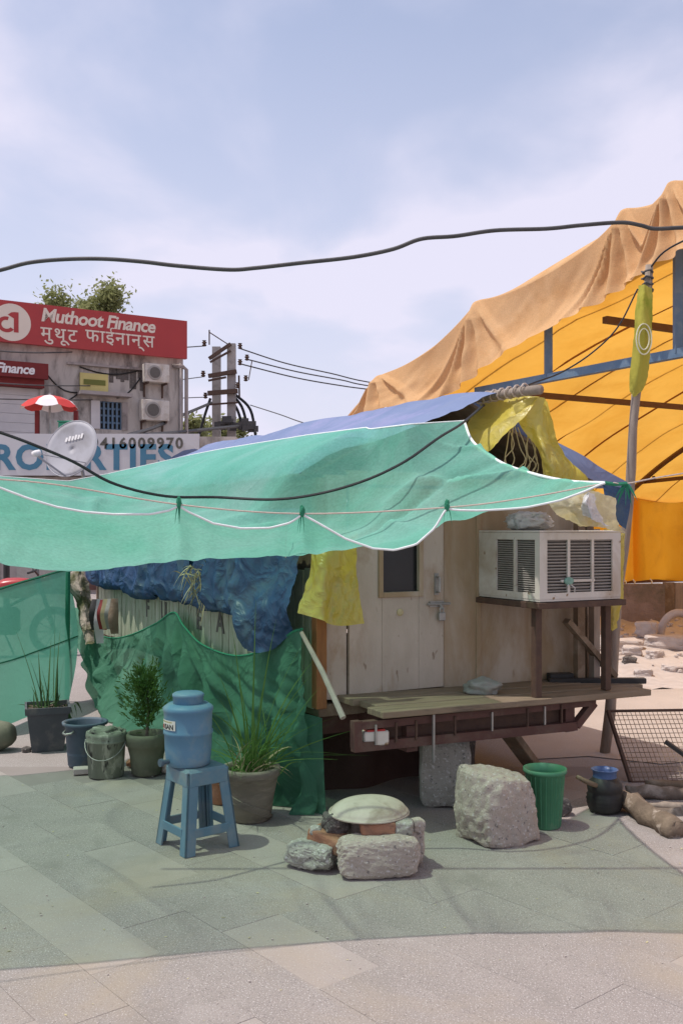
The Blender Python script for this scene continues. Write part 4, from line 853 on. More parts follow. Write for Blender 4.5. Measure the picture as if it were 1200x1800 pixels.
for (dx, dy, h, bx, bz) in ((.10, .05, .80, .16, -.06), (.14, .02, .72, .14, -.10), (.06, .02, .86, .05, -.02), (-.05, .03, .82, -.03, -.02), (.02, .0, .95, .0, 0), (.16, .04, .66, .10, -.12), (-.08, .02, .60, -.06, -.05)):
    m.blade((dx * .25, dy, .25), (dx * 1.5, dy, .25 + h), .0065, bend=Vector((bx, 0, bz)), n=8)
m.done('tall_reed_stems', mt['leaf'], r)
m = MB()
for k in range(34):
    b = Vector((random.gauss(0, .06), random.gauss(0, .05), .25)); m.blade(b, b + Vector((random.gauss(.02, .12), random.gauss(0, .1), random.uniform(.05, .32))), random.uniform(.003, .006), bend=Vector((random.gauss(0, .08), random.gauss(0, .05), -random.uniform(.05, .22))), n=6)
m.done('dead_blades', mt['straw'], r)
# thuja
q = G(258, 1363); r = potted('potted_thuja', 'mossy clay pot with a bushy dark green thuja', 'potted plant', q, .095, .125, .265, mt['clay_green'], wob=.04, seed=4, lip=.05)
m = MB(); m.tube([(0, 0, .22), (.01, 0, .4), (.0, .01, .62)], [.012, .009, .004], 6); m.done('trunk', mt['bark'], r)
m = MB()
for k in range(90):
    z0_ = random.uniform(.27, .62); a = random.uniform(0, 6.283); ln = random.uniform(.12, .27) * (1.15 - .6 * (z0_ - .26) / .4)
    st = Vector((.01 * math.sin(z0_ * 9), 0, z0_)); dr_ = Vector((math.cos(a) * .75, math.sin(a) * .75, random.uniform(.5, 1.4))).normalized()
    for q_ in range(30):
        t = random.uniform(.15, 1); c = st + dr_ * ln * t + Vector((random.gauss(0, .012), random.gauss(0, .012), random.gauss(0, .012)))
        d_ = (dr_ + Vector((random.gauss(0, .5), random.gauss(0, .5), random.gauss(.2, .4)))).normalized(); m.blade(c, c + d_ * random.uniform(.018, .045), random.uniform(.0025, .006), n=2, bend=Vector((0, 0, -.004)))
m.done('foliage', mt['thuja'], r)
# paint bucket
q = G(187, 1366); bkt = thing('paint_bucket', 'paint spattered bucket with a wire handle and rags on top', 'bucket', (q.x, q.y, .012))
m = MB(); m.lathe([(.108, 0), (.112, .005), (.122, .22), (.130, .225), (.130, .235), (.124, .24), (.130, .262), (.126, .285), (.116, .285), (.112, .2)], 34, cap1=False, wob=.015); m.done('body', mt['paintbucket'], bkt, smooth=True)
m = MB(); m.tube([(.13 * math.cos(a), .13 * math.sin(a) - .01, .235 - .11 * math.sin(max(0, min(math.pi, (a + math.pi))))) for a in [R(-180 + 12 * i) for i in range(16)]], .0035, 5); m.done('handle', mt['steel'], bkt, smooth=True)
m = MB(); m.rock((0, 0, .265), (.112, .112, .045), k=2.3, n=12, amp=.35, fs=2.2, seed=2, fine=.18); m.done('rags', mt['paintbucket'], bkt, smooth=True)
# blue grey bucket
q = G(150, 1347); bkt = thing('grey_bucket', 'blue grey plastic bucket with a wide rim behind the paint bucket', 'bucket', (q.x, q.y, .012))
m = MB(); m.lathe([(.108, 0), (.112, .006), (.132, .27), (.150, .275), (.152, .292), (.138, .295), (.128, .28), (.118, .08), (.10, .02)], 36, cap1=True); m.done('body', mt['greybucket'], bkt, smooth=True)
m = MB(); m.tube([(-.10, -.105, .25), (-.115, -.12, .235), (-.09, -.15, .232), (-.05, -.155, .24), (-.04, -.135, .25)], .008, 6); m.done('handle_lug', mt['steel'], bkt, smooth=True)
# square black planter with reeds
q = G(84, 1316); r = thing('planter_with_reeds', 'black square planter with a few tall thin reeds', 'potted plant', (q.x, q.y, .003), R(18))
m = MB(); hh = .32
V = []
for (w, z) in ((.11, 0), (.142, hh - .05), (.155, hh - .048), (.158, hh), (.142, hh), (.135, hh - .06)): V.append([m.bm.verts.new((sx * w, sy * w, z)) for sx, sy in ((-1, -1), (1, -1), (1, 1), (-1, 1))])
for a, b in zip(V, V[1:]):
    for k in range(4): m.bm.faces.new((a[k], a[(k + 1) % 4], b[(k + 1) % 4], b[k]))
m.bm.faces.new(V[0][::-1]); m.done('planter', mt['blackpot'], r)
m = MB(); m.grid([[Vector((-.137 + .274 * i / 6, -.137 + .274 * j / 6, hh - .05 + .03 * random.random())) for i in range(7)] for j in range(7)]); m.done('soil', mt['soil'], r, smooth=True)
m = MB()
for (bx, by, tx, ty, h, w) in ((-.05, 0, -.19, 0, .60, .008), (-.04, .02, -.06, 0, .42, .010), (.0, 0, .02, 0, .50, .012), (.05, .0, .08, .02, .56, .010), (.07, 0, .11, 0, .40, .012), (.04, .03, .05, 0, .62, .006), (-.02, .02, -.10, 0, .36, .008), (.02, -.03, -.03, 0, .30, .010), (.06, .03, .07, 0, .30, .014)):
    m.blade((bx, by, hh - .04), (tx, ty, hh + h), w, bend=Vector(((tx - bx) * .3, 0, -.02)), n=6)
for k in range(26):
    b = Vector((random.gauss(0.0, .05), random.gauss(0, .05), hh - .04)); m.blade(b, b + Vector((random.gauss(.01, .05), random.gauss(0, .04), random.uniform(.06, .26))), .006, bend=Vector((random.gauss(0, .04), 0, -.03)))
m.done('reed_blades', mt['leaf_dark'], r)
m = MB()
for k in range(60):
    b = Vector((.13 + random.gauss(0, .03), .02 + random.gauss(0, .03), hh - .06 + random.uniform(-.10, .06))); m.blade(b, b + Vector((random.gauss(.02, .03), random.gauss(0, .03), random.gauss(0, .03))), .012, n=3)
m.done('creeper_leaves', mt['leaf_dark'], r)
# overturned clay pot at the left edge, tile, stones
q = G(-4, 1320); m = MB(); m.lathe([(.03, -.13), (.085, -.12), (.108, -.05), (.105, .03), (.085, .09), (.06, .12)], 24, c=(q.x, q.y, .108), M=Matrix.Rotation(R(80), 3, 'Y'), wob=.04)
tag(m.done('lying_clay_pot', mt['clay_green'], base=(q.x, q.y, 0), smooth=True), 'round clay pot lying on its side left of the black planter', 'pot')
q = G(150, 1362); m = MB(); m.box((q.x - .02, q.y, .012 + .018), (.11, .09, .036), rz=R(14), bev=.004); tag(m.done('tile_piece', mt['rubble'], base=(q.x, q.y, .012)), 'small pale tile piece at the foot of the paint bucket', 'tile')
q = G(295, 1362); block('small_stone', 'small pale stone next to the mossy clay pot', 'stone', (q.x, q.y, .008), (.075, .07, .09), R(20), mt['stone_pink'], k=2.6, amp=.2, seed=4)
q = G(232, 1350); block('small_stone', 'small brown stone between the paint bucket and mossy pot', 'stone', (q.x, q.y, .008), (.07, .06, .05), R(50), mt['brick'], k=2.6, amp=.2, seed=14)
q = G(52, 1322); block('small_stone', 'small dark stone beside the black planter', 'stone', (q.x - .02, q.y, .0), (.07, .06, .04), R(50), mt['stone_dark'], k=2.6, amp=.2, seed=15)
q = G(392, 1418); m = MB(); m.lathe(pot_profile(.07, .09, .17), 22, c=(q.x - .01, q.y + .05, .012)); tag(m.done('small_brown_pot', mt['brick'], base=(q.x, q.y, .012), smooth=True), 'small reddish brown pot half hidden behind the stool', 'pot')

# ================================================================== COOKING HEARTH
def hb(px, py, dx, dy, dz, rz, mtl, label, name='hearth_stone', cat='stone', z0=.010, back=0.0, **k):
    q = G(px, py); return block(name, label, cat, (q.x, q.y + back, z0), (dx, dy, dz), R(rz), mt[mtl], **k)
hb(666, 1552, .37, .17, .182, 7, 'stone_pink', 'large rounded concrete block at the front of the cooking hearth', back=.08, k=4.5, amp=.10, fs=1.5, seed=21, n=16, fine=.05)
hb(548, 1538, .235, .16, .125, -26, 'stone', 'low rough grey stone at the left of the hearth', back=.07, k=3.2, amp=.20, fs=1.8, seed=31, n=16, fine=.09)
hb(582, 1512, .215, .12, .075, -34, 'brick', 'old brick sloping behind the grey hearth stone', name='hearth_brick', cat='brick', z0=.100, back=-.12, k=8, amp=.06, seed=5, n=8, tilt=R(12))
hb(589, 1508, .125, .12, .105, 20, 'stone_dark', 'sooty black stone under the left rim of the pan', z0=.150, back=-.11, k=3, amp=.2, seed=9, n=12, fine=.08)
hb(556, 1510, .06, .06, .05, 10, 'stone', 'pebble-sized grey chip beside the sooty stone', z0=.15, back=-.12, k=2.6, amp=.2, seed=19)
hb(720, 1528, .12, .14, .20, 12, 'stone_pink', 'pale upright stone at the right end of the hearth', back=.04, k=5, amp=.12, seed=41, n=10)
hb(660, 1500, .165, .11, .066, 4, 'brick', 'reddish half brick lying on the front hearth block', name='hearth_brick', cat='brick', z0=.180, back=-.27, k=8, amp=.07, seed=6, n=8)
hb(704, 1500, .085, .10, .066, -6, 'stone', 'small squarish grey stone beside the half brick', z0=.181, back=-.27, k=5, amp=.12, seed=7, n=8)
hb(727, 1498, .06, .08, .06, 14, 'stone_pink', 'small pale stone at the end of the brick row', z0=.178, back=-.24, k=4, amp=.14, seed=8, n=8)
hb(628, 1498, .10, .12, .225, 10, 'stone_pink', 'pale stone standing inside the hearth under the pan', back=-.12, k=4, amp=.1, seed=44, n=8)
q = G(652, 1512)
pn = thing('upturned_pan', 'ash crusted iron pan turned upside down on the hearth', 'pan', (q.x - .012, q.y - .05, .247))
dome = [(.188, 0), (.191, .004), (.186, .010)] + [(.180 * math.cos(R(t)), .010 + .058 * math.sin(R(t))) for t in range(4, 90, 6)]
M_ = Matrix.Rotation(R(-2), 3, 'Y')
m = MB(); m.lathe(dome, 44, M=M_, cap0=False, wob=.012); pb_ = m.done('bowl', mt['pan'], pn, smooth=True)
m = MB(); m.tube([(.189 * math.cos(R(a)), .189 * math.sin(R(a)), .003) for a in range(0, 361, 8)], .005, 6); m.done('rim', mt['pan'], pn, smooth=True)

# ================================================================== THINGS AT THE RIGHT
q = G(957, 1456); bkt = thing('green_bucket', 'tall green plastic bucket behind the big stone block', 'bucket', (q.x, q.y, .012))
m = MB(); m.lathe([(.078, 0), (.082, .006), (.103, .285), (.112, .288), (.116, .296), (.115, .312), (.106, .312), (.098, .27), (.08, .03)], 40, cap1=True)
m.done('body', mt['greenbucket'], bkt, smooth=True)
for k in range(22):
    a = 2 * math.pi * k / 22; m = MB(); m.tube([(.082 * math.cos(a), .082 * math.sin(a), .01), (.1025 * math.cos(a), .1025 * math.sin(a), .282)], .0028, 4); m.done('rib', mt['greenbucket'], bkt)
q = G(988, 1440); block('small_stone', 'dark lump of stone behind the green bucket', 'stone', (q.x, q.y + .05, .008), (.11, .1, .10), R(10), mt['stone_dark'], k=2.8, amp=.2, seed=24)
q = G(1062, 1430); pt = thing('cooking_pot', 'blackened round cooking pot with a blue rim and side handle', 'pot', (q.x, q.y, .012))
pr = [(.065, 0), (.085, .01)]
for k in range(5): z = .02 + k * .022; pr += [(.090 + .008 * math.sin(k * .8), z), (.095 + .009 * math.sin(k * .8), z + .011)]
pr += [(.098, .14), (.092, .165), (.072, .188), (.066, .195)]
m = MB(); m.lathe(pr, 34, cap1=False); m.done('body', mt['darkmetal'], pt, smooth=True)
m = MB(); m.lathe([(.066, .193), (.064, .215), (.072, .235), (.076, .238), (.068, .240), (.058, .215), (.055, .17)], 30, cap0=False, cap1=True); m.done('neck', mt['bluelip'], pt, smooth=True)
m = MB(); m.tube([(-.06, -.06, .16), (-.12, -.07, .185), (-.175, -.075, .215)], [.014, .014, .011], 8); m.done('handle', mt['wood'], pt, smooth=True)
def log(pa, pb, ra, rb, mtl, label, seed, name='log', cat='log', group='firewood at the right'):
    pa, pb = Vector(pa), Vector(pb); pts = []; rs = []
    for k in range(11):
        t = k / 10; p = pa.lerp(pb, t); p += Vector((noise.noise(Vector((t * 3, seed, 0))), noise.noise(Vector((t * 3, seed, 5))), .5 * noise.noise(Vector((t * 3, seed, 9))))) * ra * .5
        pts.append(p); rs.append((ra + (rb - ra) * t) * (1 + .18 * noise.noise(Vector((t * 6, seed, 3)))))
    m = MB(); m.tube(pts, rs, 12)
    for v in m.bm.verts: v.co += Vector((noise.noise(v.co * 22), noise.noise(v.co * 22 + Vector((5, 5, 5))), noise.noise(v.co * 22 + Vector((9, 1, 4))))) * ra * .38
    return tag(m.done(name, mt[mtl], base=pb, smooth=True), label, cat, group)
log(P(1090, 1403, 5.55), P(1190, 1462, 5.02), .052, .060, 'bark_pale', 'thick log with its bark partly stripped off', 3)
log(P(1100, 1392, 5.75), P(1260, 1400, 5.75), .036, .05, 'bark', 'dark crooked branch behind the stripped log', 13)
log(P(1140, 1418, 5.55), P(1280, 1416, 5.50), .022, .022, 'bamboo', 'grey straight stick lying on the firewood', 23)
log(P(1120, 1428, 5.50), P(1300, 1436, 5.35), .030, .036, 'bark', 'short dark branch below the grey stick', 33)
log(P(1135, 1378, 5.98), P(1290, 1384, 5.95), .030, .03, 'wood', 'brown branch at the back of the firewood', 43)
m = MB(); a = P(1168, 1303, 5.6); b = Vector((2.36, 5.35, .02)); m.beam(a, b, .035, .022, bev=.003); tag(m.done('iron_bar', mt['darkmetal'], base=b), 'flat black iron bar leaning over the firewood', 'iron bar')
# leaning wire mesh panel
pm_ = thing('wire_mesh_panel', 'rusty wire mesh panel leaning behind the firewood', 'mesh panel', G(1108, 1378))
c0 = G(1108, 1378) + Vector((0, 0, .01)); c1 = P(1068, 1250, 6.55); ux = Vector((1, .02, .01)); wd = .95
up = c1 - c0
m = MB(); m.tube([c0, c1], .016, 6); m.tube([c1, c1 + ux * wd], .010, 6); m.tube([c0, c0 + ux * wd], .010, 6); m.tube([c0 + ux * wd, c1 + ux * wd], .014, 6); m.done('frame', mt['rust'], pm_, world=True)
m = MB()
for k in range(1, 32): m.tube([c0 + ux * wd * k / 32, c1 + ux * wd * k / 32], .0022, 4, caps=False)
for k in range(1, 15): m.tube([c0 + up * k / 15, c0 + up * k / 15 + ux * wd], .0022, 4, caps=False)
m.done('wires', mt['wood'], pm_, world=True)

# ================================================================== BAMBOO POLE WITH FLAG
pole_b = Vector(((1062 - 600) / FPX * 6.95, 6.95, 0)); pole_t = P(1140, 466, 6.95)
m = MB(); pts = [pole_b.lerp(pole_t, k / 12) + Vector((.012 * math.sin(k * 1.3), 0, 0)) for k in range(13)]; m.tube(pts, [.036 - .0008 * k + (.004 if k % 2 else 0) for k in range(13)], 10)
fp = thing('flag_pole', 'weathered leaning bamboo pole with a furled yellow flag', 'flag pole', pole_b)
m.done('pole', mt['bamboo'], fp, smooth=True, world=True)
m = MB()
for k in range(4):
    c = pole_t + Vector((-.012, 0, -.05 - .045 * k)); m.tube([c + Vector((.038 * math.cos(a), .042 * math.sin(a), .008 * math.sin(3 * a + k))) for a in [i * .7 for i in range(10)]], .008, 5)
m.done('binding', mt['cable_grey'], fp, world=True)
rows = [[P(1122, 502, 6.90), P(1134, 500, 6.84), P(1146, 506, 6.90)], [P(1114, 560, 6.88), P(1128, 560, 6.80), P(1147, 565, 6.88)], [P(1108, 620, 6.88), P(1126, 622, 6.80), P(1144, 620, 6.88)], [P(1105, 670, 6.9), P(1118, 672, 6.83), P(1138, 660, 6.9)], [P(1106, 688, 6.9), P(1113, 698, 6.87), P(1124, 688, 6.9)]]
gd = sheet(rows, 20, 34, amp=.025, fs=8, fine=.006)
m = MB(); m.grid(gd); m.done('flag', mt['flag'], fp, smooth=True, world=True)
m = MB()
for rr in (.085, .058):
    pts = []
    for k in range(25):
        a = 2 * math.pi * k / 24; px, py = 1131 + 13.5 * rr / .085 * math.cos(a), 596 + 27 * rr / .085 * math.sin(a); pts.append(P(px, py, 6.785))
    m.tube(pts, .005, 5, caps=False)
m.done('flag_emblem', mt['emblem'], fp, world=True)
m = MB(); m.tube(crom([pole_t + Vector((0, 0, -.03)), P(1170, 440, 6.8), P(1240, 405, 6.6), P(1400, 330, 6.2)], 16), .007, 5); tag(m.done('pole_stay', mt['cable'], base=pole_t), 'dark wire running from the bamboo pole top to the right', 'wire')
m = MB(); m.tube(crom([P(1120, 508, 6.9), P(1085, 575, 6.9), P(1040, 620, 6.9), P(985, 655, 6.75), P(925, 678, 6.4), P(885, 705, 6.05)], 40), .006, 5); tag(m.done('sagging_wire', mt['cable'], base=P(985, 655, 6.75)), 'black sagging wire from the bamboo pole to the ridge', 'wire')

# ================================================================== ORANGE TENT
WD = Vector((0.877, 0.480, 0)).normalized(); TL = 12.6; TK = 1.4
def PT(px, py, D): return P(px, py, D * TK)
RIDGE = Vector((5.46, 7.28, 5.83)); EAVE = Vector((-.59, 17.1, 2.60))
RK = [RIDGE, PT(1320, 250, 6.7), PT(1200, 322, 7.5), PT(1110, 373, 8.05), PT(850, 533, 9.7), PT(680, 663, 10.7), PT(600, 738, 11.3), EAVE]
tent = thing('orange_tent', 'large orange cloth tent on blue steel frames behind the kiosk', 'tent', (1.3, 15.4, 0))
rk = crom(RK, 35)
rows = [[p + WD * (TL * t) + Vector((0, 0, -.32 -.10 * math.sin(math.pi * ((t * 5) % 1)))) for p in RK] for t in [.012 + i / 20.3 for i in range(21)]]
m = MB(); m.grid(sheet(rows, 56, 60, amp=.05, fs=1.2)); m.done('roof_cloth', mt['tent'], tent, smooth=True, world=True)
# other slope (right of the picture)
rg = RK[0]; rows = [[rg + WD * (TL * t), rg + WD * (TL * t) + Vector((1.26, -2.24, -.77)), rg + WD * (TL * t) + Vector((3.4, -5.9, -2.7))] for t in (0, .33, .66, 1)]
m = MB(); m.grid(sheet(rows, 12, 20, amp=.04)); m.done('roof_cloth', mt['tent'], tent, smooth=True, world=True)
for k in range(1, 12):
    if k == 7: continue
    o_ = WD * (k * TL / 12); m = MB(); m.tube([p + o_ + Vector((0, 0, -.37)) for p in rk], .016, 5); m.done('seam', mt['seam'], tent, world=True)
# drape over the gable end, hanging in folds
HEM = [(560, 765), (640, 745), (720, 722), (800, 708), (845, 688), (900, 645), (960, 602), (1020, 575), (1090, 545), (1140, 512), (1200, 474), (1330, 380)]
cols_ = []
NU = 430
rk2 = crom(RK[1:], NU)[::-1]
peaks = [(680, 663), (850, 533), (1110, 373), (1195, 322)]
gd = []
for j in range(61):
    v = j / 60; row = []
    for i in range(NU + 1):
        p = rk2[i]; px = 600 + FPX * p.x / p.y; py = HOR - FPX * (p.z - EYE) / p.y
        hy = interp(HEM, px) if px > 560 else 765
        drop = max(.15, (hy - py) / FPX * p.y)
        sagtop = 0.0
        # pointed where the frame pushes it up, sagging in between
        dmin = min(abs(px - q[0]) for q in peaks); sagtop = .26 * (1 - math.exp(-(dmin / 45) ** 1.2))
        s = min(q_ for q_ in [abs(px - q[0]) for q in peaks]); sg = px - min(peaks, key=lambda q: abs(q[0] - px))[0]
        fold = sum(A_ * math.exp(-((sg - k_ * 62 * v) / (2.5 + 6 * v)) ** 2) for k_, A_ in ((-1.35, .10), (-.62, .16), (.05, .20), (.55, .15), (1.25, .11))) * min(1, v * 4) * (1.15 - .5 * v)
        fold += .16 * v * noise.noise(Vector((px / 85, v * 1.0, 2))) + .05 * v * noise.noise(Vector((px / 20 + v * 3, v * 3, 7))) - .22 * (1 - math.exp(-(dmin / 60) ** 2)) * math.sin(math.pi * min(1, v * 1.0)) * .6
        outw = -WD * (0.10 + .22 * v + fold * .9)
        row.append(p + outw + Vector((0, 0, -sagtop * (1 - v) * .9 + .03 - drop * v)))
    gd.append(row)
# wrap a little way over the roof
wrap = [[p + WD * .6 + Vector((0, 0, .04 - .12 * 0)) for p in rk2], [p + WD * .2 + Vector((0, 0, .05)) for p in rk2]]
m = MB(); m.grid(wrap + gd)
tag(m.done('gable_drape', mt['drape'], base=PT(850, 600, 9.6), smooth=True), 'faded orange canvas draped in folds over the tent gable', 'tarp')
# steel frame
m = MB(); ca, cb2 = PT(838, 688, 9.78), PT(1330, 604, 7.0); cb2.z = ca.z - .02
m.beam(ca, cb2, .10, .10); ch_ = m.done('gable_chord', mt['bluesteel'], tent, world=True)
def online(px):
    d = cb2 - ca; k = (px - 600) / FPX; t = (k * ca.y - ca.x) / (d.x - k * d.y); return ca + d * t
for px, top_y in ((963, 560), (1191, 440)):
    p = online(px); t_ = P(px, top_y, p.y); m = MB(); m.beam(p, t_, .09, .09); m.done('gable_post', mt['bluesteel'], tent, world=True)
m = MB(); m.beam(ca + Vector((0, 0, .02)), ca + WD * TL + Vector((0, 0, .02)), .08, .08); m.done('eave_beam', mt['brownsteel'], tent, world=True)
a = PT(1062, 562, 8.4); m = MB(); m.beam(a, a + WD * 8, .08, .08); m.done('purlin', mt['brownsteel'], tent, world=True)
for o_ in (WD * (TL * 7 / 12),):
    ea = EAVE + Vector((0, 0, -.04)) + o_
    m = MB(); m.tube([p + o_ + Vector((0, 0, -.42)) for p in rk], .05, 6); m.done('truss_rafter', mt['brownsteel'], tent, world=True)
    eb = ea + (RIDGE - EAVE).to_3d().normalized() * 8; m = MB(); eb.z = ea.z + .3; m.beam(ea + Vector((0, 0, -.02)), eb, .08, .07); m.done('truss_chord', mt['brownsteel'], tent, world=True)
    for t in (.12, .30, .5):
        c = ea.lerp(eb, t); m = MB(); hgt = [q.z + o_.z for q in rk]; near = min(rk, key=lambda q: (q + o_ - c).xy.length); m.beam(c, (c.x, c.y, near.z - .40), .05, .05); m.done('truss_strut', mt['brownsteel'], tent, world=True)
for p in (EAVE, EAVE + WD * TL, RIDGE + WD * TL * .6, RIDGE):
    m = MB(); m.beam((p.x, p.y, 0), p, .08, .08); m.done('leg', mt['bluesteel'], tent, world=True)
p = online(1330); m = MB(); m.beam((p.x, p.y, 0), p, .08, .08); m.done('leg', mt['bluesteel'], tent, world=True)
p = online(845); m = MB(); m.beam((p.x, p.y, 0), p, .08, .08); m.done('leg', mt['bluesteel'], tent, world=True)
# back curtain hanging from the eave, in two widths
e0 = Vector((EAVE.x, EAVE.y, 0)); CB = .48
for (s0, s1) in ((3.0, 7.93), (7.74, 12.4)):
    rows = [[e0 + WD * (s0 + (s1 - s0) * k / 8) + Vector((0.10 * math.sin(k * 2.1) * (1 - z / 2.9), -.10 * math.cos(k * 2.1) * (1 - z / 2.9), z + (.03 * math.sin(k * 1.7) if z < 1 else 0))) for k in range(9)] for z in (2.36, 1.9, 1.2, CB)]
    m = MB(); m.grid(sheet(rows, 40, 24, amp=.03, fs=2)); tag(m.done('curtain', mt['curtain'], base=e0 + WD * (s0 + s1) / 2 + Vector((0, 0, CB)), smooth=True), 'orange cloth curtain closing the tent side, ' + ('beside the kiosk' if s0 < 5 else 'at the plank fence'), 'curtain')
m = MB(); m.beam(e0 + WD * 4.2 + Vector((.05, .16, .47)), e0 + WD * 12.5 + Vector((.05, .16, .47)), .07, .07); m.done('curtain_rail', mt['brownsteel'], tent, world=True)
m = MB()
for s_ in (7.45, 7.7, 8.2):
    c = e0 + WD * s_ + Vector((0, -.16, .53)); m.tube(crom([c, c + Vector((.03, -.03, -.06)), c + Vector((-.03, -.02, -.14)), c + Vector((-.10, -.02, -.17))], 8), .014, 5)
tag(m.done('curtain_strings', mt['hem'], base=e0 + WD * 7.7 + Vector((0, -.16, .5))), 'white tie strings at the bottom of the orange curtain', 'strings', None, 'stuff')

# ================================================================== BACK WALL, PLANKS AND RUBBLE
FD_ = Vector((1, .16, 0)).normalized(); wb = Vector(((1163 - 600) / FPX * 15.7, 15.7, 0)); wa = wb - FD_ * 2.6
m = MB(); m.beam(wa + Vector((0, 0, .36)), wb + Vector((0, 0, .36)), .18, .72); tag(m.done('boundary_wall', mt['wallbrick'], base=wa), 'low rough stained wall below the orange curtain', 'wall')
pf = thing('plank_fence', 'old grey plank fence continuing the low wall', 'fence', wb + FD_ * .1)
for k in range(18):
    c = wb + FD_ * (.11 + .205 * k) + Vector((0, 0, .36 + random.uniform(-.03, .03))); m = MB(); m.box(c, (.195, .03, .74), rz=math.atan2(FD_.y, FD_.x) + random.uniform(-.04, .04), bev=.004); m.done('plank', mt['bamboo'] if k % 3 else mt['wood'], pf, world=True)
# rubble field
mound = MB(); gd = [[Vector((2.2 + 5.6 * i / 40 + (.22 * j / 20) * 4, 9.5 + 6.0 * j / 20 + .25 * i / 10, max(0.0, .30 * (.35 + .65 * j / 20) * math.sin(math.pi / 2 * min(1, j / 12)) ** .7 * (0.6 + .6 * noise.noise(Vector((i * .25, j * .3, 1)))) + .05 * noise.noise(Vector((i * .9, j * .9, 4)))) + .008)) for i in range(41)] for j in range(21)]
mound.grid(gd); tag(mound.done('rubble_heap', mt['rubble'], base=(4.2, 11.5, 0), smooth=True), 'low heap of pale crushed rubble', None, None, 'structure')
def heapz(x, y):
    best = min(((p.x - x) ** 2 + (p.y - y) ** 2, p.z) for row in gd for p in row); return best[1]
sm = MB()
for k in range(420):
    i, j = random.randrange(0, 41), random.randrange(1, 20); p = gd[j][i]; s_ = random.uniform(.012, .04)
    sm.rock((p.x + random.uniform(-.1, .1), p.y + random.uniform(-.1, .1), p.z + s_ * .2), (s_, s_ * .9, s_ * .7), k=2.6, n=2, amp=.4, seed=k)
tag(sm.done('rubble_gravel', mt['rubble'], base=(4.2, 11.5, 0)), 'scattered small rubble chips', 'rubble', None, 'stuff')
chunks = [(1090, 1150, .5, .3, .16, 'flat pale slab chunk beside the yellow sheet'), (1135, 1142, .26, .2, .22, 'lumpy pale chunk standing up in the rubble'), (1180, 1150, .62, .3, .20, 'long pale slab chunk at the top of the rubble'), (1110, 1168, .22, .18, .12, 'small angular chunk on the near slope of the rubble'), (1150, 1172, .16, .14, .10, 'fist-sized pale chunk below the long slab'), (1105, 1180, .14, .12, .09, 'dark little chunk in the middle of the rubble'), (1185, 1186, .24, .2, .10, 'flat little chunk at the foot of the rubble'), (1130, 1196, .18, .14, .09, 'pale angular chunk at the near foot of the rubble')]
for k, (px, py, a, b, c, lab) in enumerate(chunks):
    q = G(px, py); block('rubble_chunk', lab, 'rubble', (q.x, q.y, heapz(q.x, q.y) - .02), (a, b, c), random.uniform(-.5, .5), mt['stone_dark'] if 'dark' in lab else mt['rubble'], k=6, amp=.22, fs=1.6, seed=60 + k, fine=.08, n=8)
q = G(1192, 1140); m = MB(); m.tube([(q.x - .25 + .25 * (1 - math.cos(R(a))), q.y, heapz(q.x, q.y) + .33 * math.sin(R(a))) for a in range(0, 181, 12)], .055, 8); tag(m.done('pipe_hoop', mt['rubble'], base=(q.x, q.y, heapz(q.x, q.y)), smooth=True), 'broken pale pipe arching out of the rubble', 'pipe')
# ================================================================== FAR BUILDING WITH RED SIGN
BO = Vector((-10.5, 30, 0)); BX = Vector((0.861, 0.508, 0)).normalized(); BA = math.atan2(BX.y, BX.x)
def BS(px):
    k = (px - 600) / FPX; return (k * BO.y - BO.x) / (BX.x - k * BX.y)
def BZ(px, py):
    D = BO.y + BX.y * BS(px); return EYE - (py - HOR) / FPX * D
bld = thing('shop_building', 'grimy cream two storey building carrying the red signboard', 'building', BO, BA)
def bb(name, mtl, x0, x1, y0, y1, z0, z1, parent=None, bev=0.0):
    m = MB(); m.box(((x0 + x1) / 2, (y0 + y1) / 2, (z0 + z1) / 2), (x1 - x0, y1 - y0, z1 - z0), bev=bev); return m.done(name, mtl, parent or bld)
xr = BS(322)
win = (BS(176), BS(214), BZ(195, 755), BZ(195, 706))
sh = (BS(-40), BS(70), 2.6, BZ(35, 678))
# facade pieces around the shutter and window openings
bb('wall', mt['facade'], -9.0, sh[0], 0, .25, 0, 7.35); bb('wall', mt['facade'], sh[0], sh[1], 0, .25, sh[3], 7.35); bb('wall', mt['facade'], sh[0], sh[1], 0, .25, 0, sh[2])
bb('wall', mt['facade'], sh[1], win[0], 0, .25, 0, 7.35); bb('wall', mt['facade'], win[0], win[1], 0, .25, 0, win[2]); bb('wall', mt['facade'], win[0], win[1], 0, .25, win[3], 7.35)
bb('wall', mt['facade'], win[1], xr, 0, .25, 0, 7.35)
bb('side_wall', mt['wallold'], xr - .25, xr, .26, 9, 0, 7.3); bb('side_wall', mt['wallold'], -9, -8.75, .26, 9, 0, 7.3); bb('roof', mt['wallold'], -9, xr, .0, 9, 7.352, 7.5)
bb('rear_wall', mt['wallold'], -8.74, xr - .26, 8.75, 9, 0, 7.3)
wn = bb('window', mt['dark'], win[0], win[1], .12, .16, win[2], win[3])
for k in range(6):
    x = win[0] + (win[1] - win[0]) * k / 5; bb('window_bar', mt['bluesteel'], x - .03, x + .03, .03, .07, win[2], win[3], wn)
for k in range(5):
    z = win[2] + (win[3] - win[2]) * k / 4; bb('window_bar', mt['bluesteel'], win[0], win[1], .072, .10, z - .03, z + .03, wn)
bb('window_shutter', mt['shutter'], BS(160), win[0] - .01, -.05, -.005, win[2], win[3]); bb('window_shutter', mt['wallold'], win[1] + .01, BS(224), -.05, -.005, win[2], win[3])
bb('window_hood', mt['wallold'], BS(136), BS(226), -.45, -.003, BZ(190, 698), BZ(190, 692))
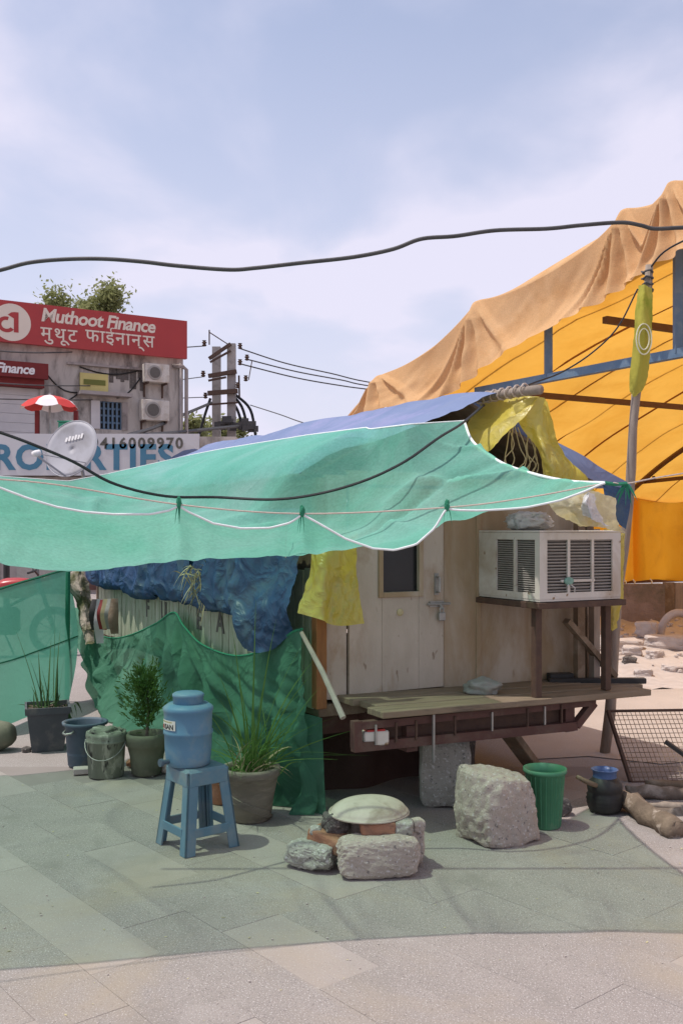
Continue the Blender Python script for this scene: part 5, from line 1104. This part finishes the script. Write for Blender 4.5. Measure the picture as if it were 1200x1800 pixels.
for k in range(12):
    z0 = sh[2] + (sh[3] - sh[2]) * k / 12; bb('shutter_slat', mt['shutter'], sh[0], sh[1], .06, .09, z0 + .008, z0 + (sh[3] - sh[2]) / 12)
bb('ledge', mt['wallold'], BS(118), BS(250), -.14, -.003, BZ(180, 646), BZ(180, 642))
for k in range(9):   # damp stains that run down from the ledge: moss growth
    x = BS(195 + k * 7); h = random.uniform(.25, .8); bb('moss_streak', mt['stone_dark'], x - random.uniform(.03, .10), x + random.uniform(.03, .10), -.006, -.002, BZ(200, 648) - h, BZ(200, 648))
bb('yellow_sign', mt['signyellow'], BS(140), BS(189), -.10, -.02, BZ(160, 692), BZ(160, 657)); bb('yellow_sign_print', mt['olive'], BS(146), BS(184), -.12, -.102, BZ(160, 677), BZ(160, 668))
# drain pipes and cables on the wall
m = MB(); m.tube([(xr + .10, -.05, 0), (xr + .10, -.05, BZ(325, 650)), (xr - .05, -.08, BZ(322, 645)), (xr - .4, -.08, BZ(318, 645))], .07, 8); m.done('drain_pipe', mt['wallold'], bld, smooth=True)
m = MB(); m.tube([(xr - .12, -.06, 0), (xr - .12, -.06, 7.2)], .045, 8); m.done('drain_pipe', mt['wallold'], bld, smooth=True)
m = MB()
for (xa, ya, xb, yb, sag) in ((70, 640, 140, 690, .3), (140, 645, 250, 650, .2), (70, 710, 140, 690, .2), (205, 700, 246, 665, .15)):
    a = Vector((BS(xa), -.03, BZ(xa, ya))); b = Vector((BS(xb), -.03, BZ(xb, yb))); m.tube([a.lerp(b, t / 8) + Vector((0, 0, -sag * math.sin(math.pi * t / 8))) for t in range(9)], .022, 4)
m.done('wall_wiring', mt['cable'], bld)
# red signboard
z0, z1 = 7.30, 8.57
sg = thing('red_signboard', 'long red signboard with a round emblem on the building top', 'sign', BO + BX * 0 + Vector((0, 0, 7.3)), BA)
bb('board', mt['signred'], -6, xr - .02, -.42, -.25, 0, z1 - z0, sg)
for k in range(8): bb('strut', mt['darkmetal'], -5.5 + 1.55 * k, -5.44 + 1.55 * k, -.24, .5, .18, .24, sg)
fM = lambda px, py: frameM((BS(px), -.424, BZ(px, py) - 7.3), (1, 0, 0), (0, 0, 1))
lettering('sign_lettering', 'Muthoot Finance', .58, mt['signcream'], sg, fM(66, 568), extr=.006, shear=.18, bold=.014, space=.93)
lettering('sign_lettering', 'मुथूट', .57, mt['signcream'], sg, fM(66, 599), extr=.006, bold=.004, space=1.12)
lettering('sign_lettering', 'फाईनान्स', .57, mt['signcream'], sg, fM(144, 603), extr=.006, bold=.004, space=1.12)
# the round emblem: pale disc with a red figure
ex, ez = BS(16), (BZ(16, 571) - 7.3)
m = MB(); m.lathe([(.57, 0), (.57, .01)], 40, c=(ex, -.422, ez), M=Matrix.Rotation(R(90), 3, 'X')); m.done('emblem_disc', mt['signcream'], sg)
def flat(name, pts, mtl, y): 
    m = MB(); f = m.bm.faces.new([m.bm.verts.new((ex + x, y, ez + z)) for x, z in pts]); return m.done(name, mtl, sg)
arch = [(-.12, .22), (-.02, .30), (.08, .32), (.20, .32), (.20, -.30), (.06, -.30), (.06, .12)]
flat('emblem_figure', arch, mt['signred'], -.437); 
m = MB(); ro, ri = .27, .15; n = 18
A = [R(75 + 250 * k / n) for k in range(n + 1)]
m.grid([[Vector((ex - .16 + rr * math.cos(a), -.4395, ez - .08 + rr * math.sin(a) * .9)) for a in A] for rr in (ri, ro)]); m.done('emblem_figure', mt['signred'], sg)
# small maroon board above the shutter
s2 = thing('maroon_signboard', 'small maroon signboard above the pale shutter', 'sign', BO + Vector((0, 0, BZ(40, 668))), BA)
bb('board', mt['maroon'], BS(-60), BS(78), -.55, -.35, 0, BZ(40, 641) - BZ(40, 668), s2); bb('awning', mt['maroon'], BS(-60), BS(74), -.34, -.002, -.25, .05, s2)
lettering('sign_lettering', 'Muthoot Finance', .40, mt['signwhite'], s2, frameM((BS(76) - 3.0, -.556, .12), (1, 0, 0), (0, 0, 1)), extr=.006, shear=.2, bold=.012, space=.95)
# AC condensers
def condenser(px0, px1, py0, py1, label):
    x0, x1, zb_, zt = BS(px0), BS(px1), BZ(px0, py1), BZ(px0, py0)
    c = thing('ac_condenser', label, 'air conditioner', BO + BX * x0 + Vector((0, 0, zb_)), BA, 'condensers on the far facade')
    w, h = x1 - x0, zt - zb_
    m = MB(); m.box((w / 2, -.28, h / 2), (w, .34, h), bev=.02); m.done('casing', mt['ac'], c)
    m = MB(); m.lathe([(h * .40, 0), (h * .40, .02), (h * .34, .03)], 24, c=(w * .38, -.452, h * .5), M=Matrix.Rotation(R(90), 3, 'X')); m.done('fan_grille', mt['ac_fin'], c)
    m = MB(); m.lathe([(h * .30, 0), (h * .30, .005)], 24, c=(w * .38, -.484, h * .5), M=Matrix.Rotation(R(90), 3, 'X')); m.done('fan', mt['ac_back'], c)
    for x in (.1, w - .1): m = MB(); m.box((x, -.22, -.03), (.06, .44, .06)); m.box((x, -.03, -.25), (.05, .05, .42)); m.done('bracket', mt['rust'], c)
condenser(248, 290, 641, 673, 'upper white condenser on the far facade, near the red signboard')
condenser(243, 290, 704, 740, 'lower white condenser on the far facade, right of the barred window')

# ================================================================== LOW SHOP WITH PALE SIGN
SD = 24.0
shop = thing('low_shop', 'low grey shop in front of the cream building', 'building', (-7, SD, 0))
m = MB(); m.box((-1.2, 1.6, 1.45), (11.0, 3.0, 2.9)); m.done('wall', mt['wallold'], shop)
m = MB(); m.box((-1.2, 1.5, 3.40), (11.2, 2.9, .96)); m.done('parapet', mt['facade'], shop)
for k in range(6):
    m = MB(); m.box((-5.6 + 1.75 * k, .07, 1.2), (1.3, .05, 2.2)); d_ = m.done('door', mt['ac_fin'] if k % 2 else mt['redsteel'], shop)
ps = thing('pale_signboard', 'long pale signboard with large teal letters and a phone number', 'sign', (-7, SD - .12, 2.92))
xa, xb = P(-140, 0, SD).x + 7, P(352, 0, SD).x + 7
m = MB(); m.box(((xa + xb) / 2, 0, .50), (xb - xa, .10, 1.02)); m.done('board', mt['signpale'], ps)
def PM(px, py): p = P(px, py, SD - .18); return frameM((p.x + 7, -.055, p.z - 2.92), (1, 0, 0), (0, 0, 1))
lettering('sign_lettering', 'PROPERTIES', .84, mt['signblue'], ps, PM(-46, 824), extr=.005, bold=.03, space=1.10)
lettering('sign_lettering', '9416009970', .37, mt['letter'], ps, PM(160, 788), extr=.005, bold=.010, space=1.24)
# parasol on the shop roof
pr_ = thing('parasol', 'red and white parasol on the low shop roof', 'parasol', (P(88, 0, 25).x, 25, 3.88))
cz = P(88, 712, 25).z - 3.88; tz = P(88, 694, 25).z - 3.88; rr = 50 / FPX * 25
for k in range(8):
    m = MB(); a0, a1 = R(45 * k - 12), R(45 * (k + 1) - 12); prof = [(0.02, tz), (rr * .4, tz - (tz - cz) * .22), (rr * .75, tz - (tz - cz) * .62), (rr, cz - .05)]
    m.grid([[Vector((r_ * math.cos(a0 + (a1 - a0) * i / 4), r_ * math.sin(a0 + (a1 - a0) * i / 4), z - (.06 * math.sin(math.pi * i / 4) if r_ > rr * .9 else 0))) for i in range(5)] for r_, z in prof]); m.done('canopy_panel', mt['parasol_red'] if k % 2 else mt['parasol_white'], pr_)
m = MB(); m.tube([(0, 0, 0), (0, 0, tz + .05)], .03, 8); m.done('pole', mt['steel'], pr_)
m = MB(); m.lathe([(.22, 0), (.22, .06), (.05, .1)], 14); m.done('base', mt['darkmetal'], pr_)
for px, lab in ((66, 'red post left of the parasol on the shop roof'), (134, 'red post right of the parasol on the shop roof')):
    a = P(px, 770, 24.9); m = MB(); m.beam((a.x, 24.9, 3.88), (a.x, 24.9, P(px, 722, 24.9).z), .10, .10); tag(m.done('roof_post', mt['maroon'], base=(a.x, 24.9, 3.88)), lab, 'post')
a = P(118, 0, 24.6); gx = thing('green_crate', 'green plastic crate on the shop roof', 'crate', (a.x, 24.6, 3.88)); m = MB(); m.box((0, 0, .20), (.36, .3, .40), bev=.02); m.done('body', mt['greenbox'], gx); m = MB(); m.box((0, 0, .42), (.40, .34, .04), bev=.01); m.done('rim', mt['greenbox'], gx)

# satellite dish at the far end of the kiosk roof
dc = P(128, 790, 9.3); nrm = Vector((-.34, -.88, .30)).normalized()
dish = thing('satellite_dish', 'grey satellite dish with faded white print above the kiosk roof', 'satellite dish', P(150, 850, 9.7))
zq = nrm.to_track_quat('Z', 'Y').to_matrix()
prof = [(.0, 0)] + [(r_, .30 * r_ * r_) for r_ in (.06, .12, .18, .24, .285)]
m = MB(); m.lathe([(r_ + .0005, z) for r_, z in prof], 40, c=dc, M=zq @ Matrix.Diagonal((1.0, 1.0, 1)), cap0=False, cap1=False); m.done('reflector', mt['dish'], dish, smooth=True, world=True, sol=.006)
m = MB(); m.tube([dc + zq @ Vector((.285 * math.cos(R(a)), .285 * math.sin(R(a)), .0244)) for a in range(0, 361, 9)], .006, 6, caps=False); m.done('rim', mt['dish'], dish, smooth=True, world=True)
xax = (Vector((0, 0, 1)).cross(nrm)).normalized(); yax = nrm.cross(xax)
m = MB()
for k in range(6):
    u0 = -.02 + .034 * k; hgt = .05 if k % 2 else .042
    o_ = dc + xax * (u0 - .075) + yax * (.075 + .006 * k)
    pts = [o_, o_ + xax * .024, o_ + xax * .030 + yax * hgt, o_ + xax * .006 + yax * hgt]
    m.poly([p_ + nrm * (.0125 + .30 * ((p_ - dc).length) ** 2 * .9) for p_ in pts])
m.done('faded_print', mt['signwhite'], dish, world=True)
lnb = P(66, 797, 8.95)
m = MB(); m.tube([dc + zq @ Vector((0, -.28, .03)), lnb + Vector((.01, 0, -.03)), lnb], .010, 6); m.tube([dc + zq @ Vector((.2, -.15, .02)), lnb], .005, 5); m.done('feed_arm', mt['dish'], dish, world=True)
m = MB(); m.lathe([(.022, -.05), (.030, -.02), (.034, .02), (.022, .03)], 14, c=lnb, M=(dc - lnb).to_track_quat('Z', 'Y').to_matrix()); m.done('feed_horn', mt['signwhite'], dish, smooth=True, world=True)
m = MB(); m.tube([dc - nrm * .03, dc - nrm * .10 + Vector((.02, 0, -.1)), P(150, 850, 9.7), P(152, 872, 9.75)], .018, 8); m.done('mast', mt['steel'], dish, world=True)

# ================================================================== TWIN UTILITY POLE
UD = 40.0; up_ = thing('utility_pole', 'twin concrete utility pole with cross arms behind the low shop', 'utility pole', (P(393, 0, UD).x, UD, 0))
ux0 = up_.location.x
def UP(px, py, D=UD): p = P(px, py, D); return Vector((p.x - ux0, D - UD, p.z))
for px, dpt, w in ((378, .5, .30), (408, -.2, .30)):
    a = UP(px, 930, UD); m = MB(); m.beam((a.x, dpt, 0), (a.x, dpt, UP(px, 606).z), .34, .26); m.done('pole', mt['concpole'], up_)
for (x0, y0, x1, y1, r_) in ((370, 634, 408, 608, .13), (372, 640, 408, 620, .08), (369, 664, 418, 656, .16), (369, 672, 400, 666, .08), (368, 694, 420, 690, .18), (366, 714, 420, 710, .07)):
    a, b = UP(x0, y0), UP(x1, y1); a.y = -.45; b.y = -.45; m = MB(); m.beam(a, b, r_, r_); m.done('cross_arm', mt['rust'], up_)
for (px, py) in ((362, 607), (360, 660), (364, 698), (424, 612), (436, 632), (424, 640), (434, 668), (420, 680)):
    c = UP(px, py); c.y = -.45; m = MB(); m.lathe([(.04, -.12), (.10, -.08), (.05, -.03), (.11, .02), (.05, .07), (.09, .11)], 10, c=c); m.done('insulator', mt['rust'], up_)
m = MB(); m.beam(UP(368, 606), UP(368, 580), .05); m.beam(UP(368, 584), UP(402, 606), .04); m.done('earth_spike', mt['rust'], up_)
m = MB(); m.tube([UP(420, 660), UP(421, 700)], .04, 5); m.done('hanging_rod', mt['rust'], up_)
m = MB(); m.tube([UP(443, 634), UP(437, 668)], .02, 4); m.done('jumper_wire', mt['rust'], up_)
m = MB()
for pts in ([(404, 690), (425, 715), (436, 755)], [(404, 700), (418, 722), (428, 758)], [(370, 700), (360, 730), (350, 765)], [(412, 692), (440, 720), (450, 770)]): m.tube(crom([UP(*p) for p in pts], 10), .06, 5)
m.done('drop_cables', mt['cable'], up_)
m = MB()
for k in range(16):
    c = UP(390 + random.uniform(0, 65), 748 + random.uniform(-8, 10)); m.box((c.x, -.7 + random.uniform(-.2, .2), c.z), (random.uniform(.1, .5), .1, random.uniform(.08, .4)))
m.done('cable_boxes', mt['cable_grey'], up_)
wires = [('thin upper line wire from the pole to the right', [(420, 612), (500, 638), (580, 656), (670, 675), (900, 700)], .028, 40, 46), ('thin middle line wire from the pole to the right', [(436, 632), (520, 653), (600, 668), (660, 680), (900, 712)], .028, 40, 46), ('thin lower line wire from the pole to the right', [(424, 640), (520, 664), (600, 678), (660, 686), (900, 716)], .028, 40, 46),
    ('line wire from the pole across the red signboard to the left', [(362, 608), (300, 612), (200, 616), (60, 620), (-60, 612)], .022, 40, 26), ('line wire from the pole past the condenser to the left', [(360, 662), (250, 675), (100, 678), (-60, 670)], .018, 40, 24), ('low line wire from the pole to the left', [(364, 698), (250, 702), (100, 703), (-60, 700)], .018, 40, 24),
    ('thick service cable from the pole down to the shop', [(372, 708), (320, 730), (270, 752), (225, 765)], .06, 40, 26), ('slack service cable from the pole to the shop', [(430, 748), (360, 755), (290, 762), (180, 768)], .06, 40, 26), ('faint wire sloping down to the kiosk ridge', [(440, 712), (490, 728), (540, 745), (620, 760)], .02, 40, 30)]
for lab, pts, r_, d0, d1 in wires:
    q = [P(x, y, d0 + (d1 - d0) * k / (len(pts) - 1)) for k, (x, y) in enumerate(pts)]; m = MB(); m.tube(crom(q, 24), r_, 4); tag(m.done('line_wire', mt['cable_grey'], base=q[0]), lab, 'wire', 'wires on the utility pole')

# ================================================================== TREES
def tree(label, px, D, ytop, wpx, hpx, n, seed, leafsize):
    random.seed(seed); x = P(px, 0, D).x; zt = P(px, ytop, D).z; w = wpx / FPX * D / 2; h = hpx / FPX * D
    t = thing('tree', label, 'tree', (x, D, 0)); m = MB(); zc = zt - h / 2
    m.tube([(0, 0, 0), (.1, 0, zc * .5), (0, .1, zt - h * .35)], [.30, .22, .07], 8)
    tips = []
    for k in range(9):
        a = random.uniform(0, 6.28); e = Vector((w * .75 * math.cos(a) * random.uniform(.5, 1), w * .6 * math.sin(a), zc + h * random.uniform(-.25, .42))); tips.append(e)
        m.tube([(0, 0, zc - h * .45), Vector((0, 0, zc - h * .4)).lerp(e, .5) + Vector((0, 0, .2)), e], [.10, .06, .02], 5)
    m.done('trunk', mt['bark'], t)
    m = MB(); cl = tips + [Vector((random.gauss(0, w * .42), random.gauss(0, w * .4), zc + random.uniform(-.45, .42) * h)) for _ in range(16)]
    for k in range(n):
        c = random.choice(cl); p = c + Vector((random.gauss(0, w * .15), random.gauss(0, w * .15), random.gauss(0, h * .085)))
        s = leafsize * random.uniform(.6, 1.3); d = Vector((random.uniform(-1, 1), random.uniform(-1, 1), random.uniform(-.6, .8))).normalized(); e = d.cross(Vector((random.random(), random.random(), 1))).normalized()
        m.poly([p - d * s, p + e * s * .45, p + d * s, p - e * s * .45])
    m.done('crown', mt['treeleaf'], t)
tree('loose leafy tree rising behind the red signboard', 148, 46, 506, 165, 150, 16000, 5, .13)
tree('low bushy tree behind the utility pole', 395, 60, 735, 110, 90, 2200, 6, .2)
tree('small tree at the corner of the cream building', 340, 55, 728, 60, 80, 1400, 9, .2)
random.seed(99)

# ================================================================== MOTORCYCLE behind the net screen
mb = thing('motorcycle', 'parked red motorcycle beyond the green net screen', 'motorcycle', (P(6, 0, 12.2).x, 12.2, 0), R(12))
for x in (-.62, .62):
    m = MB(); m.lathe([(.22, -.04), (.29, -.045), (.31, 0), (.29, .045), (.22, .04)], 26, c=(x, 0, .31), M=Matrix.Rotation(R(90), 3, 'X'), cap0=False, cap1=False); w = m.done('wheel', mt['rubber'], mb, smooth=True)
    m = MB(); m.tube([(x + .225 * math.cos(R(a)), 0, .31 + .225 * math.sin(R(a))) for a in range(0, 361, 15)], .015, 6)
    for a in range(0, 180, 30): m.tube([(x + .22 * math.cos(R(a)), 0, .31 + .22 * math.sin(R(a))), (x - .22 * math.cos(R(a)), 0, .31 - .22 * math.sin(R(a)))], .006, 4)
    m.done('rim', mt['steel'], w)
m = MB(); m.rock((.15, 0, .86), (.26, .14, .13), k=2.6, n=10, amp=.05); m.done('tank', mt['bikered'], mb, smooth=True)
m = MB(); m.rock((-.32, 0, .82), (.36, .13, .06), k=3.5, n=8, amp=.03); m.done('saddle', mt['rubber'], mb, smooth=True)
m = MB(); m.box((0, 0, .45), (.4, .22, .34), bev=.05); m.done('engine', mt['darkmetal'], mb)
m = MB(); m.tube([(.62, .06, .31), (.42, .06, .98)], .022, 6); m.tube([(.62, -.06, .31), (.42, -.06, .98)], .022, 6); m.tube([(-.62, .08, .31), (-.2, .08, .5), (.4, .0, .8)], .02, 6); m.tube([(-.62, -.08, .31), (-.2, -.08, .5)], .02, 6); m.done('frame', mt['darkmetal'], mb)
m = MB(); m.tube([(.33, .34, 1.06), (.40, .2, 1.08), (.42, 0, 1.02), (.40, -.2, 1.08), (.33, -.34, 1.06)], .014, 6); m.done('handlebar', mt['darkmetal'], mb)
m = MB(); m.rock((.52, 0, .93), (.08, .09, .09), k=2.2, n=6, amp=0); m.done('headlight', mt['bikered'], mb, smooth=True)
for s in (-1, 1):
    m = MB(); m.tube([(.38, .22 * s, 1.08), (.38, .25 * s, 1.20)], .006, 4); m.rock((.38, .27 * s, 1.22), (.015, .05, .035), k=2.5, n=4, amp=0); m.done('mirror', mt['darkmetal'], mb)
m = MB(); m.tube([(0, .1, .3), (.1, .25, .0)], .012, 5); m.done('side_stand', mt['darkmetal'], mb)
m = MB(); c = P(12, 0, 15); m.tube([(c.x, 15, 0), (c.x, 15, 1.7)], .05, 8); tag(m.done('bollard_post', mt['darkmetal'], base=(c.x, 15, 0)), 'thin dark post beyond the motorcycle', 'post')

# ================================================================== LITTER
m = MB()
for k in range(110):
    x, y = random.uniform(-2.4, 2.2), 3.0 + 3.6 * random.random() ** 1.3
    c = Vector((x, y, .013)); a = random.uniform(0, 6.283); s_ = random.uniform(.004, .011); d = Vector((math.cos(a), math.sin(a), random.uniform(-.1, .25))) * s_; e = Vector((-math.sin(a), math.cos(a), .15)) * s_ * .45
    m.poly([c - d, c + e, c + d, c - e])
tag(m.done('fallen_leaves', mt['straw']), 'tiny dry leaves scattered on the paving', 'leaves', None, 'stuff')
m = MB()
for k in range(150):
    x, y = random.uniform(-2.4, 2.2), 3.0 + 3.6 * random.random() ** 1.2; s_ = random.uniform(.002, .005)
    m.rock((x, y, .011 + s_ * .5), (s_, s_ * .8, s_ * .6), k=2.4, n=2, amp=.4, seed=k)
tag(m.done('grit', mt['rubble']), 'scattered grit and pebbles on the paving', 'grit', None, 'stuff')
